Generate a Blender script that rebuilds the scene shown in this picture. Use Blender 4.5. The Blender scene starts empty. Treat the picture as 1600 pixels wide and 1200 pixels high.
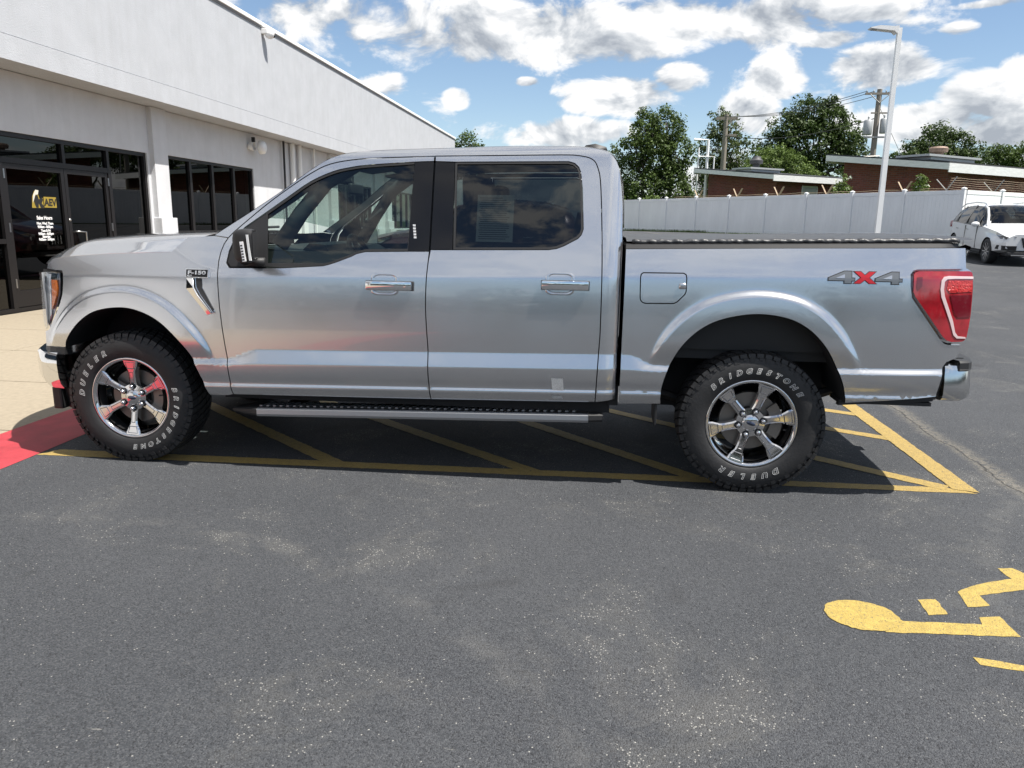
import bpy, bmesh, math, random
from mathutils import Vector, Matrix, geometry
rng = random.Random(7)
SC = bpy.context.scene
COL = SC.collection
R = math.radians

# ------------------------------------------------------------------ camera
cam = bpy.data.cameras.new('camera')
cam.sensor_fit = 'HORIZONTAL'; cam.sensor_width = 36.0
cam.lens = 36.0 * 1190.06 / 1600.0
cam.clip_start = 0.05; cam.clip_end = 3000
CAM = bpy.data.objects.new('camera', cam); COL.objects.link(CAM)
YAW, PITCH, ROLL = 0.1096, 0.2088, 0.0147
CAMPOS = Vector((2.8082, -5.1931, 1.4843))
_f = Vector((-math.sin(YAW)*math.cos(PITCH), math.cos(YAW)*math.cos(PITCH), -math.sin(PITCH)))
_r = Vector((math.cos(YAW), math.sin(YAW), 0)); _u = _r.cross(_f)
_r2 = _r*math.cos(ROLL) + _u*math.sin(ROLL); _u2 = _u*math.cos(ROLL) - _r*math.sin(ROLL)
CAM.matrix_world = Matrix(((_r2.x, _u2.x, -_f.x, CAMPOS.x), (_r2.y, _u2.y, -_f.y, CAMPOS.y), (_r2.z, _u2.z, -_f.z, CAMPOS.z), (0, 0, 0, 1)))
SC.camera = CAM

# ------------------------------------------------------------------ sun, sky, exposure
SUNV = Vector((0.47, -0.17, 1.0)).normalized()
sun = bpy.data.lights.new('sun', 'SUN'); sun.energy = 5.0; sun.angle = R(0.53); sun.color = (1.0, 0.955, 0.89)
SUN = bpy.data.objects.new('sun', sun); COL.objects.link(SUN)
SUN.rotation_euler = SUNV.to_track_quat('Z', 'Y').to_euler()
SC.view_settings.view_transform = 'Standard'; SC.view_settings.look = 'None'
SC.view_settings.gamma = 1.0; SC.view_settings.use_curve_mapping = False
SC.view_settings.exposure = 0.84
SC.render.engine = 'CYCLES'
SC.cycles.max_bounces = 10; SC.cycles.diffuse_bounces = 3; SC.cycles.glossy_bounces = 4; SC.cycles.transparent_max_bounces = 12
SC.cycles.caustics_reflective = False; SC.cycles.caustics_refractive = False

W = bpy.data.worlds.new('World'); SC.world = W; W.use_nodes = True
nt = W.node_tree; nt.nodes.clear()
def N(t, **kw):
    n = nt.nodes.new(t)
    for k, v in kw.items(): setattr(n, k, v)
    return n
def L(a, b): nt.links.new(a, b)
def M(op, a, b=None, c=None, clamp=False):
    n = N('ShaderNodeMath', operation=op); n.use_clamp = clamp
    for i, v in enumerate((a, b, c)):
        if v is None: continue
        if isinstance(v, (int, float)): n.inputs[i].default_value = v
        else: L(v, n.inputs[i])
    return n.outputs[0]
def VM(op, a, b=None, s=None):
    n = N('ShaderNodeVectorMath', operation=op)
    for i, v in enumerate((a, b)):
        if v is None: continue
        if isinstance(v, (tuple, list, Vector)): n.inputs[i].default_value = tuple(v)
        else: L(v, n.inputs[i])
    if s is not None: n.inputs['Scale'].default_value = s
    return n.outputs['Value'] if op == 'DOT_PRODUCT' else n.outputs[0]
sky = N('ShaderNodeTexSky', sky_type='NISHITA'); sky.sun_disc = False
sky.sun_elevation = math.asin(SUNV.z); sky.sun_rotation = math.atan2(SUNV.x, SUNV.y)
sky.altitude = 200; sky.air_density = 1.0; sky.dust_density = 0.3; sky.ozone_density = 1.8
tc = N('ShaderNodeTexCoord'); D = VM('NORMALIZE', tc.outputs['Generated'])
# cumulus field: fractal noise over the sky, with the larger clouds of that noon placed where they stood
def cloud_dir(az, el):  # degrees right of +Y, degrees above the horizon
    a, e = R(az), R(el)
    c = Vector((math.sin(a)*math.cos(e), math.cos(a)*math.cos(e), math.sin(e)))
    rr = Vector((math.cos(a), -math.sin(a), 0)); return rr, rr.cross(c)
BLOBS = [(-21.1, 13.4, 7.1, 2.2, 1),
         (-13.8, 12.8, 9.6, 2.9, 1),
         (-3.1, 12.7, 11.1, 2.4, 1),
         (7.8, 13.4, 8.9, 2.2, 0.95),
         (15.7, 13.9, 5.3, 1.4, 0.8),
         (-15.6, 9.3, 2.0, 1.1, 0.8),
         (0.7, 8.8, 5.0, 1.7, 1),
         (5.3, 9.9, 2.5, 1.2, 0.9),
         (-2.9, 6.4, 6.7, 1.3, 0.9),
         (11.6, 9.8, 2.2, 1.6, 0.85),
         (9.9, 7.6, 2.5, 1.6, 0.8),
         (17.8, 10.0, 3.6, 1.7, 1),
         (22.1, 11.9, 1.3, 0.5, 0.75),
         (24.1, 8.0, 3.1, 1.8, 1),
         (20.6, 6.7, 5.2, 1.3, 0.95),
         (25.8, 8.9, 1.9, 1.6, 0.95),
         (-10.5, 8.5, 1.2, 0.9, 0.75),
         (-5.6, 9.7, 1.1, 0.4, 0.75),
         (14.4, 11.9, 2.3, 0.6, 0.7),
         (24.9, 5.9, 3.8, 1.1, 0.9),
         (23.6, 13.1, 2.8, 0.3, 0.65)]
cov = None
for az, el, ra, re, amt in BLOBS:
    rr, uu = cloud_dir(az, el)
    a = VM('DOT_PRODUCT', D, rr/math.sin(R(ra))); b = VM('SUBTRACT', D, (0, 0, 0))
    c0 = Vector((math.sin(R(az))*math.cos(R(el)), math.cos(R(az))*math.cos(R(el)), math.sin(R(el))))
    b = VM('DOT_PRODUCT', D, uu/math.sin(R(re)))
    q = M('MULTIPLY_ADD', b, b, M('MULTIPLY', a, a))
    front = M('GREATER_THAN', VM('DOT_PRODUCT', D, c0), 0.0)
    v = M('MULTIPLY', M('MAXIMUM', M('SUBTRACT', 1.0, q), -0.0), front)
    v = M('MULTIPLY', v, amt)
    vs = M('MULTIPLY', v, b)
    cov, vnum, vden = (v, vs, v) if cov is None else (M('MAXIMUM', cov, v), M('ADD', vnum, vs), M('ADD', vden, v))
def cnoise(vec, scale, det, rough, dist=0.0):
    n = N('ShaderNodeTexNoise', noise_dimensions='3D'); n.inputs['Scale'].default_value = scale; n.inputs['Detail'].default_value = det
    n.inputs['Roughness'].default_value = rough; n.inputs['Distortion'].default_value = dist; L(vec, n.inputs['Vector']); return n.outputs['Fac']
sq = VM('MULTIPLY', D, (1.0, 1.0, 1.7))
n2 = cnoise(VM('ADD', sq, (3.1, 1.7, 0.4)), 2.4, 2, 0.5)
def fluff(vec, det): return cnoise(vec, 11.0, det, 0.60, 0.35)
f0 = fluff(sq, 8); f1 = fluff(VM('ADD', sq, (0.008, -0.003, 0.026)), 4); f2 = fluff(VM('ADD', sq, (0.020, -0.008, 0.075)), 3)
d0 = M('MULTIPLY_ADD', n2, 0.40, M('MULTIPLY', f0, 1.15))
# far clouds pack together towards the horizon
sepd = N('ShaderNodeSeparateXYZ'); L(D, sepd.inputs[0])
low = N('ShaderNodeMapRange'); low.interpolation_type = 'SMOOTHSTEP'; low.inputs['From Min'].default_value = 0.115; low.inputs['From Max'].default_value = 0.0; L(sepd.outputs['Z'], low.inputs['Value'])
high = N('ShaderNodeMapRange'); high.interpolation_type = 'SMOOTHSTEP'; high.inputs['From Min'].default_value = 0.17; high.inputs['From Max'].default_value = 0.34; L(sepd.outputs['Z'], high.inputs['Value'])
cov2 = M('MAXIMUM', M('MAXIMUM', cov, M('MULTIPLY', low.outputs[0], 0.85)), M('MULTIPLY', high.outputs[0], 0.52))
base = M('MULTIPLY_ADD', cov2, 0.36, d0)
mask = N('ShaderNodeMapRange'); mask.interpolation_type = 'SMOOTHSTEP'; mask.inputs['From Min'].default_value = 0.86; mask.inputs['From Max'].default_value = 1.02
L(base, mask.inputs['Value'])
thick = N('ShaderNodeMapRange'); thick.inputs['From Min'].default_value = 0.92; thick.inputs['From Max'].default_value = 1.34; L(base, thick.inputs['Value'])
shade = M('ADD', M('MULTIPLY', M('SUBTRACT', f0, f1), 3.2), M('MULTIPLY', M('SUBTRACT', f0, f2), 2.2))
dk = N('ShaderNodeMapRange'); dk.interpolation_type = 'SMOOTHSTEP'; dk.inputs['From Min'].default_value = 0.42; dk.inputs['From Max'].default_value = 0.62; dk.inputs['To Min'].default_value = -0.06; dk.inputs['To Max'].default_value = -0.22; L(n2, dk.inputs['Value'])
vert = M('DIVIDE', vnum, M('ADD', vden, 0.12))   # height within the cloud: flat grey bases, white tops
lit = M('ADD', M('MULTIPLY_ADD', vert, 0.40, M('MULTIPLY_ADD', thick.outputs[0], dk.outputs[0], 0.83)), shade, clamp=True)
cr = N('ShaderNodeValToRGB'); L(lit, cr.inputs['Fac'])
cr.color_ramp.elements[0].position = 0.0; cr.color_ramp.elements[0].color = (0.40, 0.435, 0.49, 1)
cr.color_ramp.elements[1].position = 1.0; cr.color_ramp.elements[1].color = (1.0, 1.0, 1.0, 1)
e = cr.color_ramp.elements.new(0.5); e.color = (0.66, 0.69, 0.725, 1)
bs = N('ShaderNodeBackground'); L(sky.outputs[0], bs.inputs['Color']); bs.inputs['Strength'].default_value = 0.079
bc = N('ShaderNodeBackground'); L(cr.outputs[0], bc.inputs['Color']); bc.inputs['Strength'].default_value = 0.59
mx = N('ShaderNodeMixShader'); 
L(M('MULTIPLY', mask.outputs[0], 0.97), mx.inputs[0]); L(bs.outputs[0], mx.inputs[1]); L(bc.outputs[0], mx.inputs[2])
wo = N('ShaderNodeOutputWorld'); L(mx.outputs[0], wo.inputs['Surface'])

# ------------------------------------------------------------------ helpers
ORG = {}
def tag(o, label=None, cat=None, group=None, kind=None):
    if label: o['label'] = label
    if cat: o['category'] = cat
    if group: o['group'] = group
    if kind: o['kind'] = kind
    return o
def thing(name, loc, label=None, cat=None, group=None, rotz=0.0, local=False):
    o = bpy.data.objects.new(name, None); COL.objects.link(o); o.empty_display_size = 0.2
    o.location = loc; o.rotation_euler = (0, 0, rotz)
    ORG[o] = Vector((0, 0, 0)) if local else Vector(loc)
    return tag(o, label, cat, group)
def part(name, v, f, mat, parent=None, smooth=False, normals=None, sharp=None):
    me = bpy.data.meshes.new(name)
    org = ORG.get(parent, Vector((0, 0, 0))) if parent else Vector((0, 0, 0))
    me.from_pydata([(p[0]-org.x, p[1]-org.y, p[2]-org.z) for p in v], [], f)
    mats = mat if isinstance(mat, (list, tuple)) else [mat]
    for m in mats: me.materials.append(m)
    if smooth or normals:
        me.polygons.foreach_set('use_smooth', [True]*len(me.polygons))
    me.update()
    if sharp is not None: me.set_sharp_from_angle(angle=R(sharp))
    if normals: me.normals_split_custom_set_from_vertices(normals)
    o = bpy.data.objects.new(name, me); COL.objects.link(o)
    if parent: o.parent = parent; ORG[o] = org
    return o
def inst(name, me, loc, parent=None, rot=(0, 0, 0), scale=(1, 1, 1)):
    o = bpy.data.objects.new(name, me); COL.objects.link(o)
    org = ORG.get(parent, Vector((0, 0, 0))) if parent else Vector((0, 0, 0))
    o.location = Vector(loc) - org; o.rotation_euler = rot; o.scale = scale
    if parent: o.parent = parent
    return o
class MB:
    """collects simple solids into one mesh"""
    def __init__(s): s.v = []; s.f = []
    def add(s, v, f):
        k = len(s.v); s.v += [tuple(p) for p in v]; s.f += [tuple(i+k for i in q) for q in f]; return s
    def box(s, x0, x1, y0, y1, z0, z1, b=0.0):
        if b <= 0:
            v = [(x, y, z) for x in (x0, x1) for y in (y0, y1) for z in (z0, z1)]
            return s.add(v, [(0, 1, 3, 2), (4, 6, 7, 5), (0, 4, 5, 1), (2, 3, 7, 6), (0, 2, 6, 4), (1, 5, 7, 3)])
        bm = bmesh.new(); bmesh.ops.create_cube(bm, size=1)
        for q in bm.verts: q.co = ((x0+x1)/2+q.co.x*(x1-x0), (y0+y1)/2+q.co.y*(y1-y0), (z0+z1)/2+q.co.z*(z1-z0))
        bmesh.ops.bevel(bm, geom=bm.edges[:], offset=b, segments=2, affect='EDGES', profile=0.6)
        return s.bm(bm)
    def bm(s, bm):
        bm.verts.index_update(); s.add([q.co for q in bm.verts], [[q.index for q in f.verts] for f in bm.faces]); bm.free(); return s
    def obox(s, c, ax, ay, az):
        c = Vector(c); ax = Vector(ax); ay = Vector(ay); az = Vector(az)
        v = [c+ax*i+ay*j+az*k for i in (-1, 1) for j in (-1, 1) for k in (-1, 1)]
        return s.add(v, [(0, 1, 3, 2), (4, 6, 7, 5), (0, 4, 5, 1), (2, 3, 7, 6), (0, 2, 6, 4), (1, 5, 7, 3)])
    def prism(s, poly, axis, a, b, cap=True):
        """poly in the two other axes (order kept), extruded along axis a..b"""
        n = len(poly); v = []
        for t in (a, b):
            for p in poly:
                q = [p[0], p[1]]; q.insert(axis, t); v.append(tuple(q))
        f = [(i, (i+1) % n, n+(i+1) % n, n+i) for i in range(n)]
        if cap: f += [tuple(range(n))[::-1], tuple(range(n, 2*n))]
        return s.add(v, f)
    def tube(s, pts, r, n=8, cap=True):
        pts = [Vector(p) for p in pts]; rs = r if isinstance(r, (list, tuple)) else [r]*len(pts)
        v = []; f = []
        prev = None
        for i, p in enumerate(pts):
            t = (pts[min(i+1, len(pts)-1)] - pts[max(i-1, 0)]).normalized()
            if prev is None:
                a = t.cross(Vector((0, 0, 1)))
                if a.length < 1e-3: a = t.cross(Vector((1, 0, 0)))
                a.normalize()
            else:
                a = prev - t*prev.dot(t); a.normalize()
            prev = a; b = t.cross(a)
            for k in range(n):
                an = 2*math.pi*k/n; v.append(p + (a*math.cos(an)+b*math.sin(an))*rs[i])
        for i in range(len(pts)-1):
            for k in range(n): f.append((i*n+k, i*n+(k+1) % n, (i+1)*n+(k+1) % n, (i+1)*n+k))
        if cap: f += [tuple(range(n))[::-1], tuple((len(pts)-1)*n+k for k in range(n))]
        return s.add(v, f)
    def lathe(s, prof, c, axis='Y', n=48, closed=False, a0=0.0):
        """prof: (radius, offset along axis)"""
        v = []; f = []; m = len(prof); c = Vector(c)
        for k in range(n):
            an = a0+2*math.pi*k/n; ca, sa = math.cos(an), math.sin(an)
            for (r, h) in prof:
                if axis == 'Y': v.append((c.x+r*ca, c.y+h, c.z+r*sa))
                elif axis == 'Z': v.append((c.x+r*ca, c.y+r*sa, c.z+h))
                else: v.append((c.x+h, c.y+r*ca, c.z+r*sa))
        for k in range(n):
            k2 = (k+1) % n
            for i in range(m-1 + (1 if closed else 0)):
                j = (i+1) % m; f.append((k*m+i, k*m+j, k2*m+j, k2*m+i))
        return s.add(v, f)
    def ball(s, c, rx, ry, rz, nu=16, nv=10):
        v = []; f = []
        for j in range(nv+1):
            t = math.pi*j/nv
            for i in range(nu):
                a = 2*math.pi*i/nu; v.append((c[0]+rx*math.sin(t)*math.cos(a), c[1]+ry*math.sin(t)*math.sin(a), c[2]+rz*math.cos(t)))
        for j in range(nv):
            for i in range(nu): f.append((j*nu+i, (j+1)*nu+i, (j+1)*nu+(i+1) % nu, j*nu+(i+1) % nu))
        return s.add(v, f)
    def fixed(s):
        me = bpy.data.meshes.new('tmp'); me.from_pydata(s.v, [], s.f)
        bm = bmesh.new(); bm.from_mesh(me); bpy.data.meshes.remove(me)
        bmesh.ops.remove_doubles(bm, verts=bm.verts[:], dist=1e-5)
        bmesh.ops.recalc_face_normals(bm, faces=bm.faces[:])
        bm.verts.index_update()
        s.v = [tuple(q.co) for q in bm.verts]; s.f = [tuple(q.index for q in f.verts) for f in bm.faces]; bm.free(); return s
    def build(s, name, mat, parent=None, smooth=False, sharp=None, fix=True):
        if fix: s.fixed()
        return part(name, s.v, s.f, mat, parent, smooth or sharp is not None, None, sharp)

# ------------------------------------------------------------------ materials
def mat(name, col, rough=0.6, metal=0.0, spec=0.5, coat=0.0, coat_r=0.03, var=0.0, vscale=8.0, bump=0.0, bscale=60.0, emit=None, rvar=0.0, col2=None, stretch=None):
    m = bpy.data.materials.new(name); m.use_nodes = True; t = m.node_tree; b = t.nodes['Principled BSDF']
    b.inputs['Base Color'].default_value = (*col, 1); b.inputs['Roughness'].default_value = rough; b.inputs['Metallic'].default_value = metal
    b.inputs['Specular IOR Level'].default_value = spec; b.inputs['Coat Weight'].default_value = coat; b.inputs['Coat Roughness'].default_value = coat_r
    if emit: b.inputs['Emission Color'].default_value = (*emit[:3], 1); b.inputs['Emission Strength'].default_value = emit[3]
    if var or bump or rvar:
        tcn = t.nodes.new('ShaderNodeTexCoord'); src = tcn.outputs['Object']
        if stretch:
            mp = t.nodes.new('ShaderNodeMapping'); mp.inputs['Scale'].default_value = stretch; t.links.new(src, mp.inputs['Vector']); src = mp.outputs[0]
        if var or rvar:
            n = t.nodes.new('ShaderNodeTexNoise'); n.inputs['Scale'].default_value = vscale; n.inputs['Detail'].default_value = 7; n.inputs['Roughness'].default_value = 0.62
            t.links.new(src, n.inputs['Vector'])
            if var:
                mx = t.nodes.new('ShaderNodeMix'); mx.data_type = 'RGBA'
                rp = t.nodes.new('ShaderNodeMapRange'); rp.inputs['From Min'].default_value = 0.32; rp.inputs['From Max'].default_value = 0.68
                t.links.new(n.outputs['Fac'], rp.inputs['Value']); t.links.new(rp.outputs[0], mx.inputs['Factor'])
                c2 = col2 if col2 else tuple(min(1, c*(1+var)) for c in col)
                mx.inputs['A'].default_value = (*(tuple(c*(1-var) for c in col) if not col2 else col), 1); mx.inputs['B'].default_value = (*c2, 1)
                t.links.new(mx.outputs['Result'], b.inputs['Base Color'])
            if rvar:
                r2 = t.nodes.new('ShaderNodeMapRange'); r2.inputs['To Min'].default_value = rough-rvar; r2.inputs['To Max'].default_value = rough+rvar
                t.links.new(n.outputs['Fac'], r2.inputs['Value']); t.links.new(r2.outputs[0], b.inputs['Roughness'])
        if bump:
            n2 = t.nodes.new('ShaderNodeTexNoise'); n2.inputs['Scale'].default_value = bscale; n2.inputs['Detail'].default_value = 5
            t.links.new(src, n2.inputs['Vector'])
            bp = t.nodes.new('ShaderNodeBump'); bp.inputs['Strength'].default_value = bump; bp.inputs['Distance'].default_value = 0.01
            t.links.new(n2.outputs['Fac'], bp.inputs['Height']); t.links.new(bp.outputs[0], b.inputs['Normal'])
    return m
def glass(name, tint, refl=1.0, rough=0.0):
    """thin sheet glass: tinted see-through plus Fresnel mirror"""
    m = bpy.data.materials.new(name); m.use_nodes = True; t = m.node_tree; t.nodes.clear()
    o = t.nodes.new('ShaderNodeOutputMaterial'); mx = t.nodes.new('ShaderNodeMixShader'); tr = t.nodes.new('ShaderNodeBsdfTransparent'); g = t.nodes.new('ShaderNodeBsdfGlossy')
    lw = t.nodes.new('ShaderNodeLayerWeight'); lw.inputs['Blend'].default_value = 0.5
    tr.inputs['Color'].default_value = (*tint, 1); g.inputs['Roughness'].default_value = rough; g.inputs['Color'].default_value = (refl, refl, refl, 1)
    pw = t.nodes.new('ShaderNodeMath'); pw.operation = 'POWER'; pw.inputs[1].default_value = 5.0; t.links.new(lw.outputs['Facing'], pw.inputs[0])
    ad = t.nodes.new('ShaderNodeMath'); ad.operation = 'MULTIPLY_ADD'; ad.inputs[1].default_value = 0.85; ad.inputs[2].default_value = 0.050
    t.links.new(pw.outputs[0], ad.inputs[0])
    t.links.new(ad.outputs[0], mx.inputs[0]); t.links.new(tr.outputs[0], mx.inputs[1]); t.links.new(g.outputs[0], mx.inputs[2]); t.links.new(mx.outputs[0], o.inputs['Surface'])
    return m
MT = {}
MT['black'] = mat('black_plastic', (0.012, 0.012, 0.013), 0.55)
MT['gloss_black'] = mat('gloss_black', (0.006, 0.006, 0.007), 0.10, spec=0.35)
MT['rubber'] = mat('rubber', (0.016, 0.016, 0.017), 0.62, bump=0.15, bscale=90, var=0.25, vscale=9)
MT['chrome'] = mat('chrome', (0.78, 0.79, 0.80), 0.055, 1.0)
MT['white'] = mat('white_paint', (0.80, 0.80, 0.79), 0.5, var=0.03, vscale=3)
# ------------------------------------------------------------------ ground, lot, sidewalk
def sstep(a, b, t):
    t = max(0.0, min(1.0, (t-a)/(b-a))); return t*t*(3-2*t)
def lerp_tab(tab, t):
    if t <= tab[0][0]: return tab[0][1]
    for (a, va), (b, vb) in zip(tab, tab[1:]):
        if t <= b: return va+(vb-va)*(t-a)/(b-a)
    return tab[-1][1]
GT = [(-400, 0), (3, 0), (5, 0.02), (10, 0.19), (19, 0.55), (23, 0.86), (26, 1.10), (400, 1.10)]
def gz(x, y): return lerp_tab(GT, y)*sstep(-1.5, 2.5, x) if y < 60 else 1.10*sstep(-1.5, 2.5, x)

def asphalt_mat():
    m = bpy.data.materials.new('asphalt'); m.use_nodes = True; t = m.node_tree; b = t.nodes['Principled BSDF']; ln = t.links.new
    def nd(k, **kw):
        n = t.nodes.new(k)
        for a, v in kw.items(): setattr(n, a, v)
        return n
    def noise(vec, sc, det=6, ro=0.6, di=0.0):
        n = nd('ShaderNodeTexNoise'); n.inputs['Scale'].default_value = sc; n.inputs['Detail'].default_value = det; n.inputs['Roughness'].default_value = ro; n.inputs['Distortion'].default_value = di
        ln(vec, n.inputs['Vector']); return n.outputs['Fac']
    def rng_(v, a, b_, lo=0.0, hi=1.0, smooth=True):
        n = nd('ShaderNodeMapRange'); n.inputs['From Min'].default_value = a; n.inputs['From Max'].default_value = b_; n.inputs['To Min'].default_value = lo; n.inputs['To Max'].default_value = hi
        if smooth: n.interpolation_type = 'SMOOTHSTEP'
        ln(v, n.inputs['Value']); return n.outputs[0]
    def mixc(f, a, bb):
        n = nd('ShaderNodeMix', data_type='RGBA')
        if isinstance(f, float): n.inputs['Factor'].default_value = f
        else: ln(f, n.inputs['Factor'])
        for s_, v in (('A', a), ('B', bb)):
            if isinstance(v, tuple): n.inputs[s_].default_value = (*v, 1)
            else: ln(v, n.inputs[s_])
        return n.outputs['Result']
    def mth(op, a, bb):
        n = nd('ShaderNodeMath', operation=op)
        for i, v in enumerate((a, bb)):
            if isinstance(v, (int, float)): n.inputs[i].default_value = v
            else: ln(v, n.inputs[i])
        return n.outputs[0]
    tcn = nd('ShaderNodeTexCoord'); P = tcn.outputs['Object']
    big = rng_(noise(P, 0.55, 4, 0.55), 0.3, 0.7)
    c = mixc(big, (0.038, 0.0415, 0.0475), (0.054, 0.0575, 0.0640))
    vo = nd('ShaderNodeTexVoronoi'); vo.inputs['Scale'].default_value = 210; ln(P, vo.inputs['Vector'])
    sv = nd('ShaderNodeSeparateColor'); ln(vo.outputs['Color'], sv.inputs[0])
    # every stone has its own shade, the binder between them is darker
    c = mixc(mth('MULTIPLY', rng_(sv.outputs[0], 0.35, 1.0, smooth=False), 0.50), c, (0.124, 0.128, 0.134))
    c = mixc(mth('MULTIPLY', rng_(sv.outputs[1], 0.70, 1.0, smooth=False), 0.75), c, (0.012, 0.012, 0.014))
    # stripped patches where pale stones and dust show
    wr = noise(P, 1.25, 8, 0.74, 0.5)
    patch_ = rng_(wr, 0.51, 0.68)
    thr = mth('SUBTRACT', 0.9982, mth('MULTIPLY', patch_, mth('MULTIPLY', rng_(noise(P, 9, 3, 0.6), 0.38, 0.66), 0.11)))
    spk = mth('MULTIPLY', mth('GREATER_THAN', sv.outputs[2], thr), mth('LESS_THAN', vo.outputs['Distance'], 0.62))
    c = mixc(mth('MULTIPLY', patch_, 0.16), c, (0.20, 0.19, 0.165))
    c = mixc(mth('MULTIPLY', spk, 0.8), c, (0.36, 0.35, 0.325))
    # chalky scuffs and scratches
    mp = nd('ShaderNodeMapping'); mp.inputs['Scale'].default_value = (1.0, 5.0, 1.0); mp.inputs['Rotation'].default_value = (0, 0, 0.35); ln(P, mp.inputs['Vector'])
    flk = mth('MULTIPLY', rng_(noise(mp.outputs[0], 3.2, 8, 0.8, 0.3), 0.64, 0.70), rng_(sv.outputs[1], 0.1, 0.6))
    c = mixc(mth('MULTIPLY', flk, 0.55), c, (0.30, 0.29, 0.265))
    # two faint turning tyre tracks, dusty
    sp2 = nd('ShaderNodeSeparateXYZ'); ln(P, sp2.inputs[0])
    def track(cx, cy, rad, wd):
        ax_ = mth('SUBTRACT', sp2.outputs['X'], cx); ay_ = mth('SUBTRACT', sp2.outputs['Y'], cy)
        rr = mth('SQRT', mth('ADD', mth('MULTIPLY', ax_, ax_), mth('MULTIPLY', ay_, ay_)), 0)
        return rng_(mth('ABSOLUTE', mth('SUBTRACT', rr, rad), 0), 0.0, wd, 1.0, 0.0)
    tk = mth('MULTIPLY', mth('MAXIMUM', track(0.4, -4.6, 2.75, 0.10), track(7.9, -3.2, 3.6, 0.12)), rng_(noise(P, 5, 5, 0.7), 0.42, 0.62))
    c = mixc(mth('MULTIPLY', tk, 0.16), c, (0.20, 0.195, 0.18))
    # dark oily drips
    oil = rng_(noise(P, 1.7, 3, 0.5, 0.8), 0.66, 0.76)
    c = mixc(mth('MULTIPLY', oil, 0.45), c, (0.028, 0.028, 0.030))
    # paving seam with sand, running along Y behind the stall
    sep = nd('ShaderNodeSeparateXYZ'); ln(P, sep.inputs[0])
    wob = mth('MULTIPLY', mth('SUBTRACT', noise(P, 1.3, 5, 0.6), 0.5), 0.28)
    dx = mth('ABSOLUTE', mth('SUBTRACT', mth('ADD', sep.outputs['X'], wob), 5.32), 0)
    seam = mth('MULTIPLY', rng_(dx, 0.0, 0.11, 1.0, 0.0), rng_(noise(P, 30, 4, 0.7), 0.35, 0.6))
    c = mixc(mth('MULTIPLY', seam, 0.55), c, (0.24, 0.215, 0.17))
    crk = rng_(mth('ABSOLUTE', mth('SUBTRACT', mth('ADD', sep.outputs['X'], wob), 5.30), 0), 0.0, 0.012, 1.0, 0.0)
    c = mixc(mth('MULTIPLY', crk, 0.8), c, (0.012, 0.012, 0.013))
    ln(c, b.inputs['Base Color'])
    b.inputs['Roughness'].default_value = 0.82; b.inputs['Specular IOR Level'].default_value = 0.35
    h = mth('ADD', mth('MULTIPLY', noise(P, 120, 3, 0.65), 1.0), mth('MULTIPLY', mth('SUBTRACT', 1.0, vo.outputs['Distance']), 0.8))
    bp = nd('ShaderNodeBump'); bp.inputs['Strength'].default_value = 0.9; bp.inputs['Distance'].default_value = 0.007; ln(h, bp.inputs['Height']); ln(bp.outputs[0], b.inputs['Normal'])
    return m
MT['asphalt'] = asphalt_mat()
MT['grass'] = mat('grass', (0.05, 0.085, 0.022), 0.9, var=0.5, vscale=4, bump=0.6, bscale=40)
MT['concrete'] = mat('concrete', (0.262, 0.222, 0.162), 0.88, var=0.10, vscale=22, bump=0.25, bscale=120)
MT['red_paint'] = mat('red_kerb_paint', (0.33, 0.030, 0.040), 0.6, var=0.22, vscale=5, bump=0.15, bscale=90)

def sheet(name, xs, ys, zf, m, parent=None):
    v = [(x, y, zf(x, y)) for y in ys for x in xs]; n = len(xs)
    f = [(j*n+i, j*n+i+1, (j+1)*n+i+1, (j+1)*n+i) for j in range(len(ys)-1) for i in range(n-1)]
    return part(name, v, f, m, parent, smooth=True)
def rngf(a, b, st):
    n = max(1, round((b-a)/st)); return [a+(b-a)*i/n for i in range(n+1)]
txs = [-900, -400, -150, -60, -30, -12, -4] + rngf(-2, 3, 0.5) + [8, 15, 25, 40, 70, 150, 400, 900]
tys = [-900, -400, -150, -60, -20, 0, 3] + rngf(4, 30, 1.0) + [40, 60, 61, 90, 150, 400, 900]
tag(sheet('terrain', txs, tys, lambda x, y: gz(x, y)-0.05, MT['grass']), kind='structure')
# asphalt lot, ends at the fence
lxs = rngf(-0.70, 3, 0.4) + [5, 8, 12, 16, 22, 30, 45, 70, 130]
lys = [-150, -70, -40, -20, -10, -4, 0, 3] + rngf(4, 24.5, 0.75)
lot = sheet('asphalt_lot', lxs, lys, gz, MT['asphalt']); tag(lot, kind='structure')
lot2 = sheet('asphalt_lot', rngf(-0.70, 5, 0.5), rngf(24.5, 48, 2), lambda x, y: gz(x, y), MT['asphalt']); tag(lot2, kind='structure')
lot4 = sheet('asphalt_lot', [-130, -60, -20, -0.70], [-150, -70, -30, -14.6], lambda x, y: 0.0, MT['asphalt']); tag(lot4, kind='structure')  # unseen asphalt added so the truck doors reflect grey instead of green
v = []; yy_ = rngf(24.5, 40, 1.0)
for y in yy_:
    xf = 5.06+(41.55-y)*0.7249-0.55
    for k in range(5): x = 5+(xf-5)*k/4; v.append((x, y, gz(x, y)))
tag(part('asphalt_lot', v, [(5*j+i, 5*j+i+1, 5*j+i+6, 5*j+i+5) for j in range(len(yy_)-1) for i in range(4)], MT['asphalt'], None, True), kind='structure')
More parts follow.
